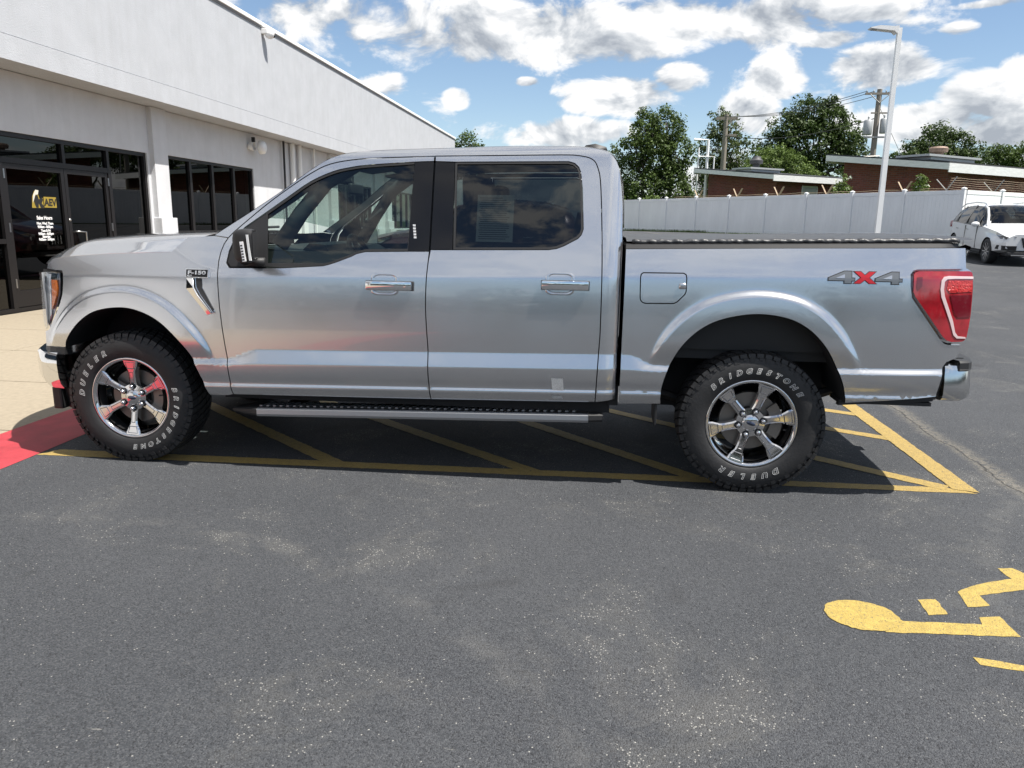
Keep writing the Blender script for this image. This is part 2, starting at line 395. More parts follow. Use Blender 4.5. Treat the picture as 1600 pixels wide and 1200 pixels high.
# red painted kerb strip and concrete walk slabs
sw = thing('sidewalk', (-3.5, 3, 0)); tag(sw, kind='structure')
red = MB()
yy = rngf(-14, 40, 1.0)
v = []; f = []
for i, y in enumerate(yy):
    w = 0.012*math.sin(i*2.1)+0.01*math.sin(i*5.7)
    v += [(-1.235+w*0.6, y, 0.010), (-0.76+w, y, 0.010), (-0.69+w, y, 0.002)]
for i in range(len(yy)-1):
    a = i*3; f += [(a, a+1, a+4, a+3), (a+1, a+2, a+5, a+4)]
tag(part('red_kerb', v, f, MT['red_paint'], None, True), kind='structure')
slab = MB().box(-1.203, 1.203, -0.741, 0.741, -0.12, 0.006, 0.006).fixed()
sm = bpy.data.meshes.new('slab'); sm.from_pydata(slab.v, [], slab.f); sm.materials.append(MT['concrete']); sm.update()
for i in range(2):
    for j in range(36):
        inst('slab', sm, (-1.245-1.215-i*2.42, -13.2+j*1.5, 0), sw)
part('joint_bed', [(-6.2, -14.5, -0.012), (-1.22, -14.5, -0.012), (-1.22, 41, -0.012), (-6.2, 41, -0.012)], [(0, 1, 2, 3)], mat('joint_sand', (0.20, 0.17, 0.13), 0.95), sw)

# painted markings
def paint_mat(name, col, wear):
    m = mat(name, col, 0.65, var=0.16, vscale=30, bump=0.8, bscale=170); t = m.node_tree; b = t.nodes['Principled BSDF']; o = t.nodes['Material Output']
    tcn = t.nodes.new('ShaderNodeTexCoord'); n = t.nodes.new('ShaderNodeTexNoise'); n.inputs['Scale'].default_value = 130; n.inputs['Detail'].default_value = 5; n.inputs['Roughness'].default_value = 0.75
    t.links.new(tcn.outputs['Object'], n.inputs['Vector'])
    r = t.nodes.new('ShaderNodeMapRange'); r.inputs['From Min'].default_value = wear; r.inputs['From Max'].default_value = wear+0.06; t.links.new(n.outputs['Fac'], r.inputs['Value'])
    mx = t.nodes.new('ShaderNodeMix'); mx.data_type = 'RGBA'; t.links.new(r.outputs[0], mx.inputs['Factor'])
    src = b.inputs['Base Color'].links[0].from_socket; t.links.new(src, mx.inputs['A']); mx.inputs['B'].default_value = (0.07, 0.068, 0.062, 1)
    t.links.new(mx.outputs['Result'], b.inputs['Base Color']); return m
MT['yellow'] = paint_mat('yellow_road_paint', (0.345, 0.240, 0.066), 0.56)
MT['yellow2'] = paint_mat('yellow_symbol_paint', (0.375, 0.272, 0.066), 0.565)
def decal(name, polys, m, z, label=None, cat=None, dens=0.03):
    """flat painted shape; edges roughened"""
    o = MB()
    for poly in polys:
        pts = []
        n = len(poly)
        for i in range(n):
            a = Vector(poly[i]); b = Vector(poly[(i+1) % n]); k = max(1, int((b-a).length/dens))
            nn = Vector((-(b-a).y, (b-a).x)).normalized()
            for q in range(k): pts.append(a+(b-a)*q/k + nn*rng.uniform(-0.0035, 0.0035))
        tri = geometry.tessellate_polygon([[Vector((q.x, q.y, 0)) for q in pts]])
        o.add([(q.x, q.y, z) for q in pts], [tuple(t) for t in tri])
    ob = o.build(name, m, None, fix=False)
    bm = bmesh.new(); bm.from_mesh(ob.data)
    for fc in bm.faces:
        if fc.normal.z < 0: fc.normal_flip()
    bm.to_mesh(ob.data); bm.free()
    if label: tag(ob, label, cat)
    else: tag(ob, kind='structure')
    return ob
def quadline(a, b, w):
    a = Vector(a); b = Vector(b); d = (b-a).normalized(); n = Vector((-d.y, d.x))*w/2
    return [a-n, b-n, b+n, a+n]
decal('stall_line', [[(-0.69, -0.925), (5.02, -0.775), (4.89, -0.69), (-0.62, -0.80)]], MT['yellow'], 0.002, 'long yellow painted line along the near side of the truck', 'road marking')
decal('stall_line', [[(4.905, -0.72), (5.035, -0.76), (5.045, 2.4), (4.925, 2.4)]], MT['yellow'], 0.0045, 'yellow line across the end of the stall behind the rear bumper', 'road marking')
hl = [((-0.60, 0.78), (1.26, -0.83), 'yellow hatch stripe on the ground nearest the front wheel'), ((0.15, 1.16), (2.47, -0.79), 'yellow hatch stripe on the ground under the front door'),
      ((1.56, 1.15), (3.43, -0.74), 'yellow hatch stripe on the ground just ahead of the rear wheel'), ((2.8, 0.98), (4.88, -0.70), 'yellow hatch stripe running to the corner of the stall behind the rear wheel'),
      ((3.6, 1.15), (4.94, 0.36), 'short yellow hatch stripe joining the middle of the stall end line'), ((4.30, 1.42), (4.93, 1.08), 'short yellow hatch stripe at the far end of the stall end line')]
for a, b, lb in hl: decal('hatch_stripe', [quadline(a, b, 0.105)], MT['yellow'], 0.0032, lb, 'road marking')['group'] = 'hatch stripes'
# the wheelchair symbol (head, back and seat, arm, leg, wheel arc), partly out of the frame
hd = [(3.882+0.138*math.cos(t*math.pi/30)*1.0, -2.325+0.120*math.sin(t*math.pi/30)) for t in range(60)]
hd = [(x, y) for x, y in hd]
body = [(3.93, -2.447), (4.423, -2.414), (4.422, -2.262), (4.338, -2.279), (4.322, -2.335), (4.03, -2.35), (3.99, -2.30)]
wc = decal('wheelchair_symbol', [body], MT['yellow2'], 0.0018, 'yellow painted wheelchair symbol on the asphalt', 'road marking')
def sub(name, poly, z):
    o = decal(name, [poly], MT['yellow2'], z); o.parent = wc; del o['kind']; return o
sub('head', hd, 0.003)
sub('arm', [(4.154, -2.159), (4.23, -2.148), (4.226, -2.274), (4.148, -2.29)], 0.0018)
sub('leg', [(4.348, -2.064), (4.488, -1.969), (4.641, -1.905), (4.634, -1.798), (4.70, -1.79), (4.78, -1.93), (4.641, -2.006), (4.426, -2.087), (4.428, -2.174), (4.334, -2.198)], 0.0018)
arc = []
for k in range(16):
    t = k/15; arc.append((4.178+0.62*t, -2.605-0.085*t-0.15*t*t+0.02))
sub('wheel_arc', [(x, y) for x, y in arc] + [(x+0.005, y-0.045) for x, y in reversed(arc)], 0.0018)
# ------------------------------------------------------------------ showroom building on the left
XB, XF = -6.09, -5.49
def stucco(name, col):
    m = mat(name, col, 0.9, var=0.05, vscale=2.2, bump=0.55, bscale=55); t = m.node_tree; b = t.nodes['Principled BSDF']
    tcn = t.nodes.new('ShaderNodeTexCoord'); mp = t.nodes.new('ShaderNodeMapping'); mp.inputs['Scale'].default_value = (1, 3.0, 0.22)
    n = t.nodes.new('ShaderNodeTexNoise'); n.inputs['Scale'].default_value = 1.6; n.inputs['Detail'].default_value = 7; n.inputs['Roughness'].default_value = 0.65
    t.links.new(tcn.outputs['Object'], mp.inputs[0]); t.links.new(mp.outputs[0], n.inputs['Vector'])
    r = t.nodes.new('ShaderNodeMapRange'); r.inputs['From Min'].default_value = 0.45; r.inputs['From Max'].default_value = 0.75; r.inputs['To Max'].default_value = 0.20; t.links.new(n.outputs['Fac'], r.inputs['Value'])
    mx = t.nodes.new('ShaderNodeMix'); mx.data_type = 'RGBA'; t.links.new(r.outputs[0], mx.inputs['Factor'])
    t.links.new(b.inputs['Base Color'].links[0].from_socket, mx.inputs['A']); mx.inputs['B'].default_value = (col[0]*0.72, col[1]*0.70, col[2]*0.66, 1)
    t.links.new(mx.outputs['Result'], b.inputs['Base Color']); return m
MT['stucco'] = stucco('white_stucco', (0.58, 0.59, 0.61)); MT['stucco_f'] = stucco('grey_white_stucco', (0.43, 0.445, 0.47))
MT['bronze'] = mat('dark_bronze_aluminium', (0.022, 0.020, 0.021), 0.38, 0.5)
MT['store_glass'] = glass('storefront_glass', (0.055, 0.058, 0.058))
MT['dark_room'] = mat('dim_interior', (0.055, 0.05, 0.047), 0.8)
bd = thing('showroom_building', (XB, 14, 0), 'long white stucco showroom with overhanging fascia and dark glazed entrance', 'building')
Y0, Y1 = -14.0, 38.95
# openings in the lower wall: (y0, y1, z0, z1)
OPEN = [(4.2, 9.47, 0.0, 2.72), (10.13, 14.2, 1.15, 2.74), (20.6, 24.6, 1.15, 2.74), (27.4, 31.4, 1.15, 2.74), (-6, -1.5, 1.15, 2.74)]
OPEN.sort()
w = MB(); y = Y0
for (a, b, c, d) in OPEN:
    w.box(XB-0.25, XB, y, a, 0, 3.6); 
    if c > 0: w.box(XB-0.25, XB, a, b, 0, c)
    w.box(XB-0.25, XB, a, b, d, 3.6); y = b
w.box(XB-0.25, XB, y, Y1, 0, 3.6)
w.build('wall', MT['stucco'], bd)
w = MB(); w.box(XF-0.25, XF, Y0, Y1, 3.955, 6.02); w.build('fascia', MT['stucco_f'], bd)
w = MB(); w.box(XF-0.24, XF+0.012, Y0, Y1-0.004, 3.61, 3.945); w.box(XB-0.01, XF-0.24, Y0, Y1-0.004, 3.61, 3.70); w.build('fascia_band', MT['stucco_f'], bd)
w = MB(); w.box(XF-0.2, XF-0.03, Y0, Y1-0.01, 3.94, 3.96); w.build('joint', MT['black'], bd)
w = MB(); w.box(XB-9, XB-8.8, Y0, Y1, 0, 6.0); w.box(XB-8.8, XF-0.25, Y1-0.25, Y1, 0, 6.0); w.box(XB-8.8, XF-0.25, Y0, Y0+0.25, 0, 6.0); w.box(XB-8.8, XF-0.25, Y0+.25, Y1-.25, 5.5, 5.6); w.build('rear_wall', MT['stucco'], bd)
w = MB(); w.box(XF-0.30, XF+0.05, Y0-0.04, Y1+0.04, 6.03, 6.12, 0.01); w.build('coping', MT['white'], bd)
w = MB(); w.box(XF-0.02, XF+0.020, Y0, Y1, 5.985, 6.03); w.build('coping_shadow_strip', mat('shadow_grey', (0.22, 0.22, 0.23), 0.6), bd)  # grey strip carries the shadow line under the coping in its colour
# rooms behind the glazing
w = MB(); w.box(XB-4.0, XB-3.9, 3, 33, 0, 3.4); w.box(XB-3.9, XB-0.26, 3, 33, 0.001, 0.012); w.box(XB-3.9, XB-.26, 3, 33, 3.0, 3.05); w.box(XB-3.9, XB-0.26, 9.7, 9.9, 0, 3.0); w.box(XB-3.9, XB-.26, 17, 17.2, 0, 3.0); w.build('interior', MT['dark_room'], bd)
FR = 0.05
def frame_rect(mb, y0, y1, z0, z1, t=0.05, xd=(XB-0.13, XB-0.03)):
    mb.box(xd[0], xd[1], y0, y0+t, z0, z1); mb.box(xd[0], xd[1], y1-t, y1, z0, z1)
    mb.box(xd[0]+.002, xd[1]-.002, y0+t, y1-t, z0, z0+t); mb.box(xd[0]+.002, xd[1]-.002, y0+t, y1-t, z1-t, z1)
def pane(name, y0, y1, z0, z1, parent, x=XB-0.08):
    return part(name, [(x, y0, z0), (x, y1, z0), (x, y1, z1), (x, y0, z1)], [(0, 1, 2, 3)], MT['store_glass'], parent)
sf = MB()
frame_rect(sf, 4.2, 9.47, 0.0, 2.72, 0.07)
for yv in (5.64, 7.09, 8.27): sf.box(XB-0.128, XB-0.032, yv-0.035, yv+0.035, 2.33, 2.65)
for yv, w_ in ((5.66, 0.045), (8.29, 0.045)): sf.box(XB-0.129, XB-0.031, yv-w_, yv+w_, 0.0701, 2.329)
sf.box(XB-0.127, XB-0.033, 5.70, 8.25, 2.26, 2.345)
sf.box(XB-0.127, XB-0.033, 4.27, 5.615, 1.06, 1.13); sf.box(XB-0.127, XB-0.033, 8.335, 9.40, 1.06, 1.13)
sfo = sf.build('storefront_frame', MT['bronze'], bd)
for a, b, c, d in ((4.27, 5.61, 0.07, 1.06), (4.27, 5.61, 1.13, 2.65), (5.71, 7.05, 2.345, 2.65), (7.13, 8.23, 2.345, 2.65), (8.335, 9.40, 0.07, 1.06), (8.335, 9.40, 1.13, 2.65)):
    pane('pane', a, b, c, d, sfo)
MT['steel'] = mat('brushed_steel', (0.42, 0.42, 0.42), 0.32, 1.0)
for a, b, hy in ((5.715, 7.065, None), (7.075, 8.235, 7.24)):
    m_ = MB(); frame_rect(m_, a, b, 0.08, 2.255, 0.075, (XB-0.115, XB-0.045)); m_.box(XB-0.113, XB-0.047, a+0.075, b-0.075, 0.155, 0.33)
    dr = m_.build('door', MT['bronze'], bd); pane('pane', a+0.075, b-0.075, 0.33, 2.18, dr)
    if hy:
        h = MB(); h.tube([(XB-0.05, hy-0.08, 1.22), (XB+0.05, hy-0.08, 1.23), (XB+0.05, hy+0.12, 1.22), (XB+0.05, hy+0.12, 0.86), (XB-0.05, hy+0.10, 0.85)], 0.014, 8); h.build('handle', MT['steel'], dr, True)
        k = MB(); k.lathe([(0, 0.012), (0.02, 0.012), (0.024, 0)], (XB-0.045, hy-0.13, 1.42), 'X', 14); k.build('lock', MT['steel'], dr, True)
    for hz in (0.45, 1.3, 2.1):
        h = MB(); hyy = a+0.004 if hy is None else b-0.004; h.box(XB-0.047, XB-0.026, hyy-0.014, hyy+0.014, hz-0.07, hz+0.07); h.build('hinge', MT['steel'], dr)
# fluorescent strip seen through the transoms
for (a, b, z0, z1, muls) in ((10.13, 14.2, 1.15, 2.74, (11.15, 12.13, 13.18)), (20.6, 24.6, 1.15, 2.74, (21.6, 22.6, 23.6)), (27.4, 31.4, 1.15, 2.74, (28.4, 29.4, 30.4)), (-6, -1.5, 1.15, 2.74, (-4.9, -3.8, -2.6))):
    m_ = MB(); frame_rect(m_, a, b, z0, z1, 0.06); 
    for yv in muls: m_.box(XB-0.128, XB-0.032, yv-0.045, yv+0.045, z0+0.06, z1-0.06)
    wo_ = m_.build('window', MT['bronze'], bd)
    ed = [a+0.06] + [q for yv in muls for q in (yv-0.045, yv+0.045)] + [b-0.06]
    for k in range(0, len(ed), 2): pane('pane', ed[k], ed[k+1], z0+0.06, z1-0.06, wo_)
    s_ = MB(); s_.box(XB-0.02, XB+0.05, a-0.05, b+0.05, z0-0.06, z0-0.002, 0.008); s_.build('sill', MT['stucco'], wo_)
# pillars with plinths
for ya, yb in ((9.56, 10.06), (19.7, 20.4), (24.8, 25.5), (26.5, 27.2), (31.6, 32.3)):
    m_ = MB(); m_.box(XB, XB+0.10, ya, yb, 1.48, 3.6); m_.box(XB, XB+0.17, ya-0.02, yb+0.06, 1.16, 1.48, 0.01); m_.box(XB, XB+0.24, ya-0.04, yb+0.14, 0.0, 1.16, 0.01); m_.build('pillar', MT['stucco'], bd)
# lettering on the door
def text_mesh(txt, size, name, m, parent, origin, ux, uz, align='CENTER', extr=0.0, bevel=0.0, fill=True, shear=0.0, offset=0.0, space=1.0, bold=False, mapf=None, res=4):
    c = bpy.data.curves.new('txt', 'FONT'); c.body = txt; c.size = size; c.align_x = align; c.extrude = extr; c.shear = shear; c.offset = offset; c.space_character = space
    c.bevel_depth = bevel; c.resolution_u = res; c.bevel_resolution = 0
    if not fill: c.fill_mode = 'NONE'
    o = bpy.data.objects.new('txt', c); COL.objects.link(o); dg = bpy.context.evaluated_depsgraph_get(); dg.update()
    me = bpy.data.meshes.new_from_object(o.evaluated_get(dg)); COL.objects.unlink(o); bpy.data.objects.remove(o)
    vv = [q.co.copy() for q in me.vertices]; ff = [tuple(p.vertices) for p in me.polygons]; bpy.data.meshes.remove(me)
    if mapf: pts = [mapf(q) for q in vv]
    else:
        og = Vector(origin); ux = Vector(ux); uz = Vector(uz); nn = ux.cross(uz); pts = [og+ux*q.x+uz*q.y+nn*q.z for q in vv]
    if parent is None: return pts, ff
    return part(name, pts, ff, m, parent)
MT['sign_white'] = mat('white_vinyl', (0.85, 0.85, 0.85), 0.5)
MT['sign_yellow'] = mat('yellow_vinyl', (0.30, 0.215, 0.03), 0.5)
door1 = [o for o in bd.children if o.name.startswith('door')][0]
XG = XB-0.074
hrs = [('Sales Hours', 0.080, 1.425), ('Mon, Wed, Thurs', 0.056, 1.345), ('9:00am - 8:00pm', 0.056, 1.290), ('Tues & Fri', 0.056, 1.230), ('9:00am - 6:00pm', 0.056, 1.180), ('Saturday', 0.056, 1.135), ('9:00am - 5:00pm', 0.056, 1.09)]
pv = MB()
for s_, sz, z in hrs:
    a, b = text_mesh(s_, sz, '', None, None, (XG, 6.54, z), (0, 1, 0), (0, 0, 1), offset=0.0022, space=0.93); pv.add(a, b)
part('lettering', pv.v, pv.f, MT['sign_white'], door1)['kind'] = 'stuff'
TF = lambda y_, z_: (6.29+(y_-5.96)*0.60, 1.605+(z_-1.765)*0.80)
lg = MB(); a, b = text_mesh('AEV', 0.155, '', None, None, (XG, 6.715, 1.645), (0, 1, 0), (0, 0, 1), offset=0.006); 
part('lettering', a, b, MT['black'], door1)['kind'] = 'stuff'
o_ = MB(); xg = XG-0.002
o_.add([(xg, 6.57, 1.615), (xg, 6.86, 1.615), (xg, 6.86, 1.785), (xg, 6.57, 1.785)], [(0, 1, 2, 3)])
o_.add([(xg,)+TF(y_, z_) for y_, z_ in ((5.96, 1.765), (6.40, 1.765), (6.40, 1.97), (6.30, 1.90), (6.22, 2.06), (6.10, 2.10), (6.00, 1.98))], [tuple(range(7))])
o_.build('logo_panel', MT['sign_yellow'], door1, fix=False)
o_ = MB(); xg = XG
bird = [(6.12, 1.77), (6.20, 1.77), (6.22, 1.86), (6.28, 1.77), (6.38, 1.765), (6.41, 1.80), (6.33, 1.86), (6.40, 1.93), (6.34, 1.98), (6.24, 1.93), (6.20, 2.02), (6.10, 2.0), (6.05, 1.9), (6.08, 1.82)]
o_.add([(xg,)+TF(a_, b_) for a_, b_ in bird], [tuple(t) for t in geometry.tessellate_polygon([[Vector((a_, b_, 0)) for a_, b_ in bird]])]); o_.build('logo_figure', MT['black'], door1, fix=False)
o_ = MB(); wing = [(6.0, 1.86), (6.04, 2.02), (6.14, 2.12), (6.26, 2.11), (6.22, 2.03), (6.12, 2.02), (6.06, 1.93)]
o_.add([(xg+0.001,)+TF(a_, b_) for a_, b_ in wing], [tuple(t) for t in geometry.tessellate_polygon([[Vector((a_, b_, 0)) for a_, b_ in wing]])]); o_.build('logo_wing', mat('pale_vinyl', (0.6, 0.58, 0.5), 0.5), door1, fix=False)
# wall lamp, security camera, downpipes
wl = thing('wall_lamp', (XB, 14.06, 3.2), 'round white flood lamp on the shaded wall above the windows', 'lamp')
m_ = MB(); m_.lathe([(0, 0.0), (0.07, 0.0), (0.09, 0.05), (0.10, 0.12), (0.10, 0.16)], (XB+0.0, 13.98, 3.27), 'X', 20); m_.build('backplate', MT['white'], wl, True)
m_ = MB(); m_.lathe([(0.0, 0.14), (0.08, 0.14), (0.15, 0.10), (0.165, 0.0), (0.15, -0.02), (0, -0.02)], (XB+0.24, 14.16, 3.26), 'X', 24); m_.build('lamp_head', MT['white'], wl, True)
m_ = MB(); m_.box(XB+0.08, XB+0.16, 14.0, 14.07, 3.38, 3.50, 0.01); m_.build('sensor', MT['black'], wl)
sc_ = thing('security_camera', (XF, 13.8, 5.95), 'small white dome security camera under the roof edge', 'camera')
m_ = MB(); m_.box(XF, XF+0.16, 13.72, 13.86, 5.86, 5.98, 0.015); m_.build('bracket', MT['white'], sc_)
m_ = MB(); m_.ball((XF+0.16, 13.85, 5.88), 0.12, 0.12, 0.12); m_.build('dome', MT['white'], sc_, True)
m_ = MB(); m_.ball((XF+0.23, 13.90, 5.85), 0.055, 0.055, 0.055); m_.build('lens', MT['gloss_black'], sc_, True)
for i, (yy_, r_, lb) in enumerate(((16.0, 0.03, 'thin dark conduit running down the wall, left of the white pipes'), (16.6, 0.07, 'white downpipe on the wall nearest the dark conduit'), (17.15, 0.06, 'slim white downpipe right of the wider one'), (18.3, 0.035, 'thin pale conduit on the wall right of the downpipes'))):
    m_ = MB(); m_.tube([(XB+0.09, yy_, 0.02), (XB+0.09, yy_, 3.6)], r_, 10)
    o_ = m_.build('downpipe', MT['black'] if i == 0 else MT['white'], None, True, 40); tag(o_, lb, 'pipe', 'pipes on the showroom wall')
    if i in (1, 2):
        m_ = MB(); m_.box(XB+0.0, XB+0.22, yy_-0.16, yy_+0.16, 0.0, 2.0, 0.02); m_.build('pipe_guard', MT['white'], o_)

# ------------------------------------------------------------------ white vinyl fence
MT['vinyl'] = mat('white_vinyl_fence', (0.80, 0.805, 0.81), 0.42, var=0.05, vscale=1.5, stretch=(1, 1, 0.3))
FZ, FH = 1.08, 1.86
E1 = Vector((0.585, -0.811, 0)).normalized(); E2 = Vector((0.811, 0.585, 0)).normalized()
FA = Vector((5.06, 41.55, 0)); FB = Vector((16.39, 25.92, 0))
def box_mesh(name, dims, m, bev=0.0):
    b = MB().box(*dims, bev).fixed(); me = bpy.data.meshes.new(name); me.from_pydata(b.v, [], b.f); me.materials.append(m); me.update(); return me
post_me = box_mesh('post', (-0.064, 0.064, -0.064, 0.064, 0, FH+0.02), MT['vinyl'], 0.006)
cm = MB().box(-0.08, 0.08, -0.08, 0.08, 0, 0.03, 0.006); cm.add([(-.07, -.07, .03), (.07, -.07, .03), (.07, .07, .03), (-.07, .07, .03), (0, 0, .075)], [(0, 1, 4), (1, 2, 4), (2, 3, 4), (3, 0, 4)])
cap_me = bpy.data.meshes.new('cap'); cap_me.from_pydata(cm.v, [], cm.f); cap_me.materials.append(MT['vinyl']); cap_me.update()
pitch = 2.405
rail_me = box_mesh('rail', (0.064, pitch-0.064, -0.022, 0.022, 0, 0.15), MT['vinyl'], 0.006)
# tongue and groove boards: each about 0.16 m, v-grooved
nb = 14; bw = (pitch-0.128)/nb
bmb = MB()
for j in range(nb): bmb.add(*(lambda q: (q.v, q.f))(MB().box(0.064+bw*j+0.002, 0.064+bw*(j+1)-0.002, -0.011, 0.011, 0, FH-0.36, 0.004).fixed()))
panel_me = bpy.data.meshes.new('panel'); panel_me.from_pydata(bmb.v, [], bmb.f); panel_me.materials.append(MT['vinyl']); panel_me.update()
back_me = box_mesh('panel_core', (0.05, pitch-0.05, -0.005, 0.005, 0.1, FH-0.1), MT['vinyl'])
def fence_run(A, d, n, label, skip_first=False, extra=0):
    th = math.atan2(d.y, d.x); t = thing('vinyl_fence', (A.x, A.y, FZ), label, 'fence', 'white vinyl fences'); zz = FZ
    for k in range(-extra, n+1):
        p = A + d*(pitch*k)
        if not (skip_first and k == 0):
            o = inst('post', post_me, (p.x, p.y, zz), t, (0, 0, th)); c = inst('cap', cap_me, (0, 0, FH+0.02)); c.parent = o
        if k < n:
            inst('rail', rail_me, (p.x, p.y, zz+0.05), t, (0, 0, th)); inst('rail', rail_me, (p.x, p.y, zz+FH-0.17), t, (0, 0, th)); inst('panel_core', back_me, (p.x, p.y, zz), t, (0, 0, th))
            inst('panel', panel_me, (p.x, p.y, zz+0.19), t, (0, 0, th))
    return t
fence_run(FA - E1*0.0, E1, 8, 'long white vinyl fence in shade behind the truck bed', extra=2)
fence_run(FB, E2, 7, 'sunlit white vinyl fence running right from the corner post', skip_first=True)
# barbed wire on angled arms above a chain-link line behind the fence
MT['galv'] = mat('galvanised_steel', (0.36, 0.35, 0.33), 0.5, 0.7, var=0.2, vscale=20)
MT['rust'] = mat('weathered_wood_arm', (0.34, 0.26, 0.18), 0.8, var=0.2, vscale=10)
bw_ = thing('barbed_wire_fence', (FA.x+1, FA.y+1.2, FZ), 'rusty barbed wire on V-shaped arms showing above the long white fence', 'fence')
off = E2*0.9
tops = []
for k in (4.0, 6.9, 9.6, 12.4, 16.2):
    p = FA + E1*k + off; z = FZ+FH-0.02
    m_ = MB(); m_.tube([(p.x, p.y, FZ-0.05), (p.x, p.y, z)], 0.03, 6); m_.build('post', MT['galv'], bw_)
    for s_ in (-1, 1):
        m_ = MB(); q = p + E1*(0.30*s_); m_.obox((Vector((p.x, p.y, z))+Vector((q.x, q.y, z+0.46)))/2, E2*0.02, Vector((0.025*s_, 0, -0.0))+E1*0.012, (Vector((q.x, q.y, z+0.46))-Vector((p.x, p.y, z)))/2); m_.build('arm', MT['rust'], bw_)
m_ = MB()
for h in (0.02, 0.1):
    m_.tube([tuple(FA+E1*k+off+Vector((0, 0, FZ+FH+h+0.02*math.sin(k*3)))) for k in [2+0.8*i for i in range(21)]], 0.008, 4)
m_.build('wire', MT['rust'], bw_)
bw2 = thing('barbed_wire_fence', tuple(FB+Vector((0.6, 1.2, FZ))), 'barbed wire strands on slanted arms above the sunlit corner fence', 'fence')
for k in (0.2, 3.4, 6.6, 9.8):
    p = FB + E2*k - E1*0.9; z = FZ+FH
    m_ = MB(); m_.tube([(p.x, p.y, FZ-0.05), (p.x, p.y, z+0.05)], 0.03, 6); m_.build('post', MT['galv'], bw2)
    for s_ in (-1, 1):
        m_ = MB(); q = p + E1*(0.25*s_); m_.tube([(p.x, p.y, z), (q.x-0.18, q.y, z+0.42)] if s_ < 0 else [(p.x, p.y, z), (q.x+0.1, q.y, z+0.5)], 0.022, 6); m_.build('arm', MT['galv'], bw2)
m_ = MB()
for h in (0.06, 0.14, 0.22, 0.30, 0.38, 0.46):
    m_.tube([tuple(FB+E2*k-E1*(0.9-0.3*h)+Vector((0, 0, FZ+FH+h+0.015*math.sin(k*4+h*9)))) for k in [0.2+0.6*i for i in range(17)]], 0.007, 4)
m_.build('wire', MT['rust'], bw2)

# ------------------------------------------------------------------ brick buildings behind the fence
def brick_mat():
    m = bpy.data.materials.new('red_brick'); m.use_nodes = True; t = m.node_tree; b = t.nodes['Principled BSDF']; ln = t.links.new
    tcn = t.nodes.new('ShaderNodeTexCoord'); mp = t.nodes.new('ShaderNodeMapping'); ln(tcn.outputs['UV'], mp.inputs[0])
    br = t.nodes.new('ShaderNodeTexBrick'); ln(mp.outputs[0], br.inputs['Vector'])
    br.inputs['Scale'].default_value = 1.0; br.inputs['Brick Width'].default_value = 0.30; br.inputs['Row Height'].default_value = 0.10; br.inputs['Mortar Size'].default_value = 0.012
    br.inputs['Color1'].default_value = (0.155, 0.038, 0.028, 1); br.inputs['Color2'].default_value = (0.235, 0.065, 0.045, 1); br.inputs['Mortar'].default_value = (0.16, 0.10, 0.085, 1)
    n = t.nodes.new('ShaderNodeTexNoise'); n.inputs['Scale'].default_value = 1.2; n.inputs['Detail'].default_value = 5; ln(mp.outputs[0], n.inputs['Vector'])
    mx = t.nodes.new('ShaderNodeMix'); mx.data_type = 'RGBA'; mx.blend_type = 'MULTIPLY'; mx.inputs['Factor'].default_value = 0.45; ln(br.outputs['Color'], mx.inputs['A']); ln(n.outputs['Color'], mx.inputs['B'])
    ln(mx.outputs['Result'], b.inputs['Base Color']); b.inputs['Roughness'].default_value = 0.9
    bp = t.nodes.new('ShaderNodeBump'); bp.inputs['Distance'].default_value = 0.02; bp.inputs['Strength'].default_value = 0.6; bp.invert = True; ln(br.outputs['Fac'], bp.inputs['Height']); ln(bp.outputs[0], b.inputs['Normal'])
    return m
MT['brick'] = brick_mat()
MT['roof_felt'] = mat('dark_roof_felt', (0.035, 0.037, 0.042), 0.85, var=0.2, vscale=3)
MT['trim_white'] = mat('weathered_white_trim', (0.62, 0.63, 0.62), 0.6, var=0.10, vscale=3, stretch=(1, 1, 4))
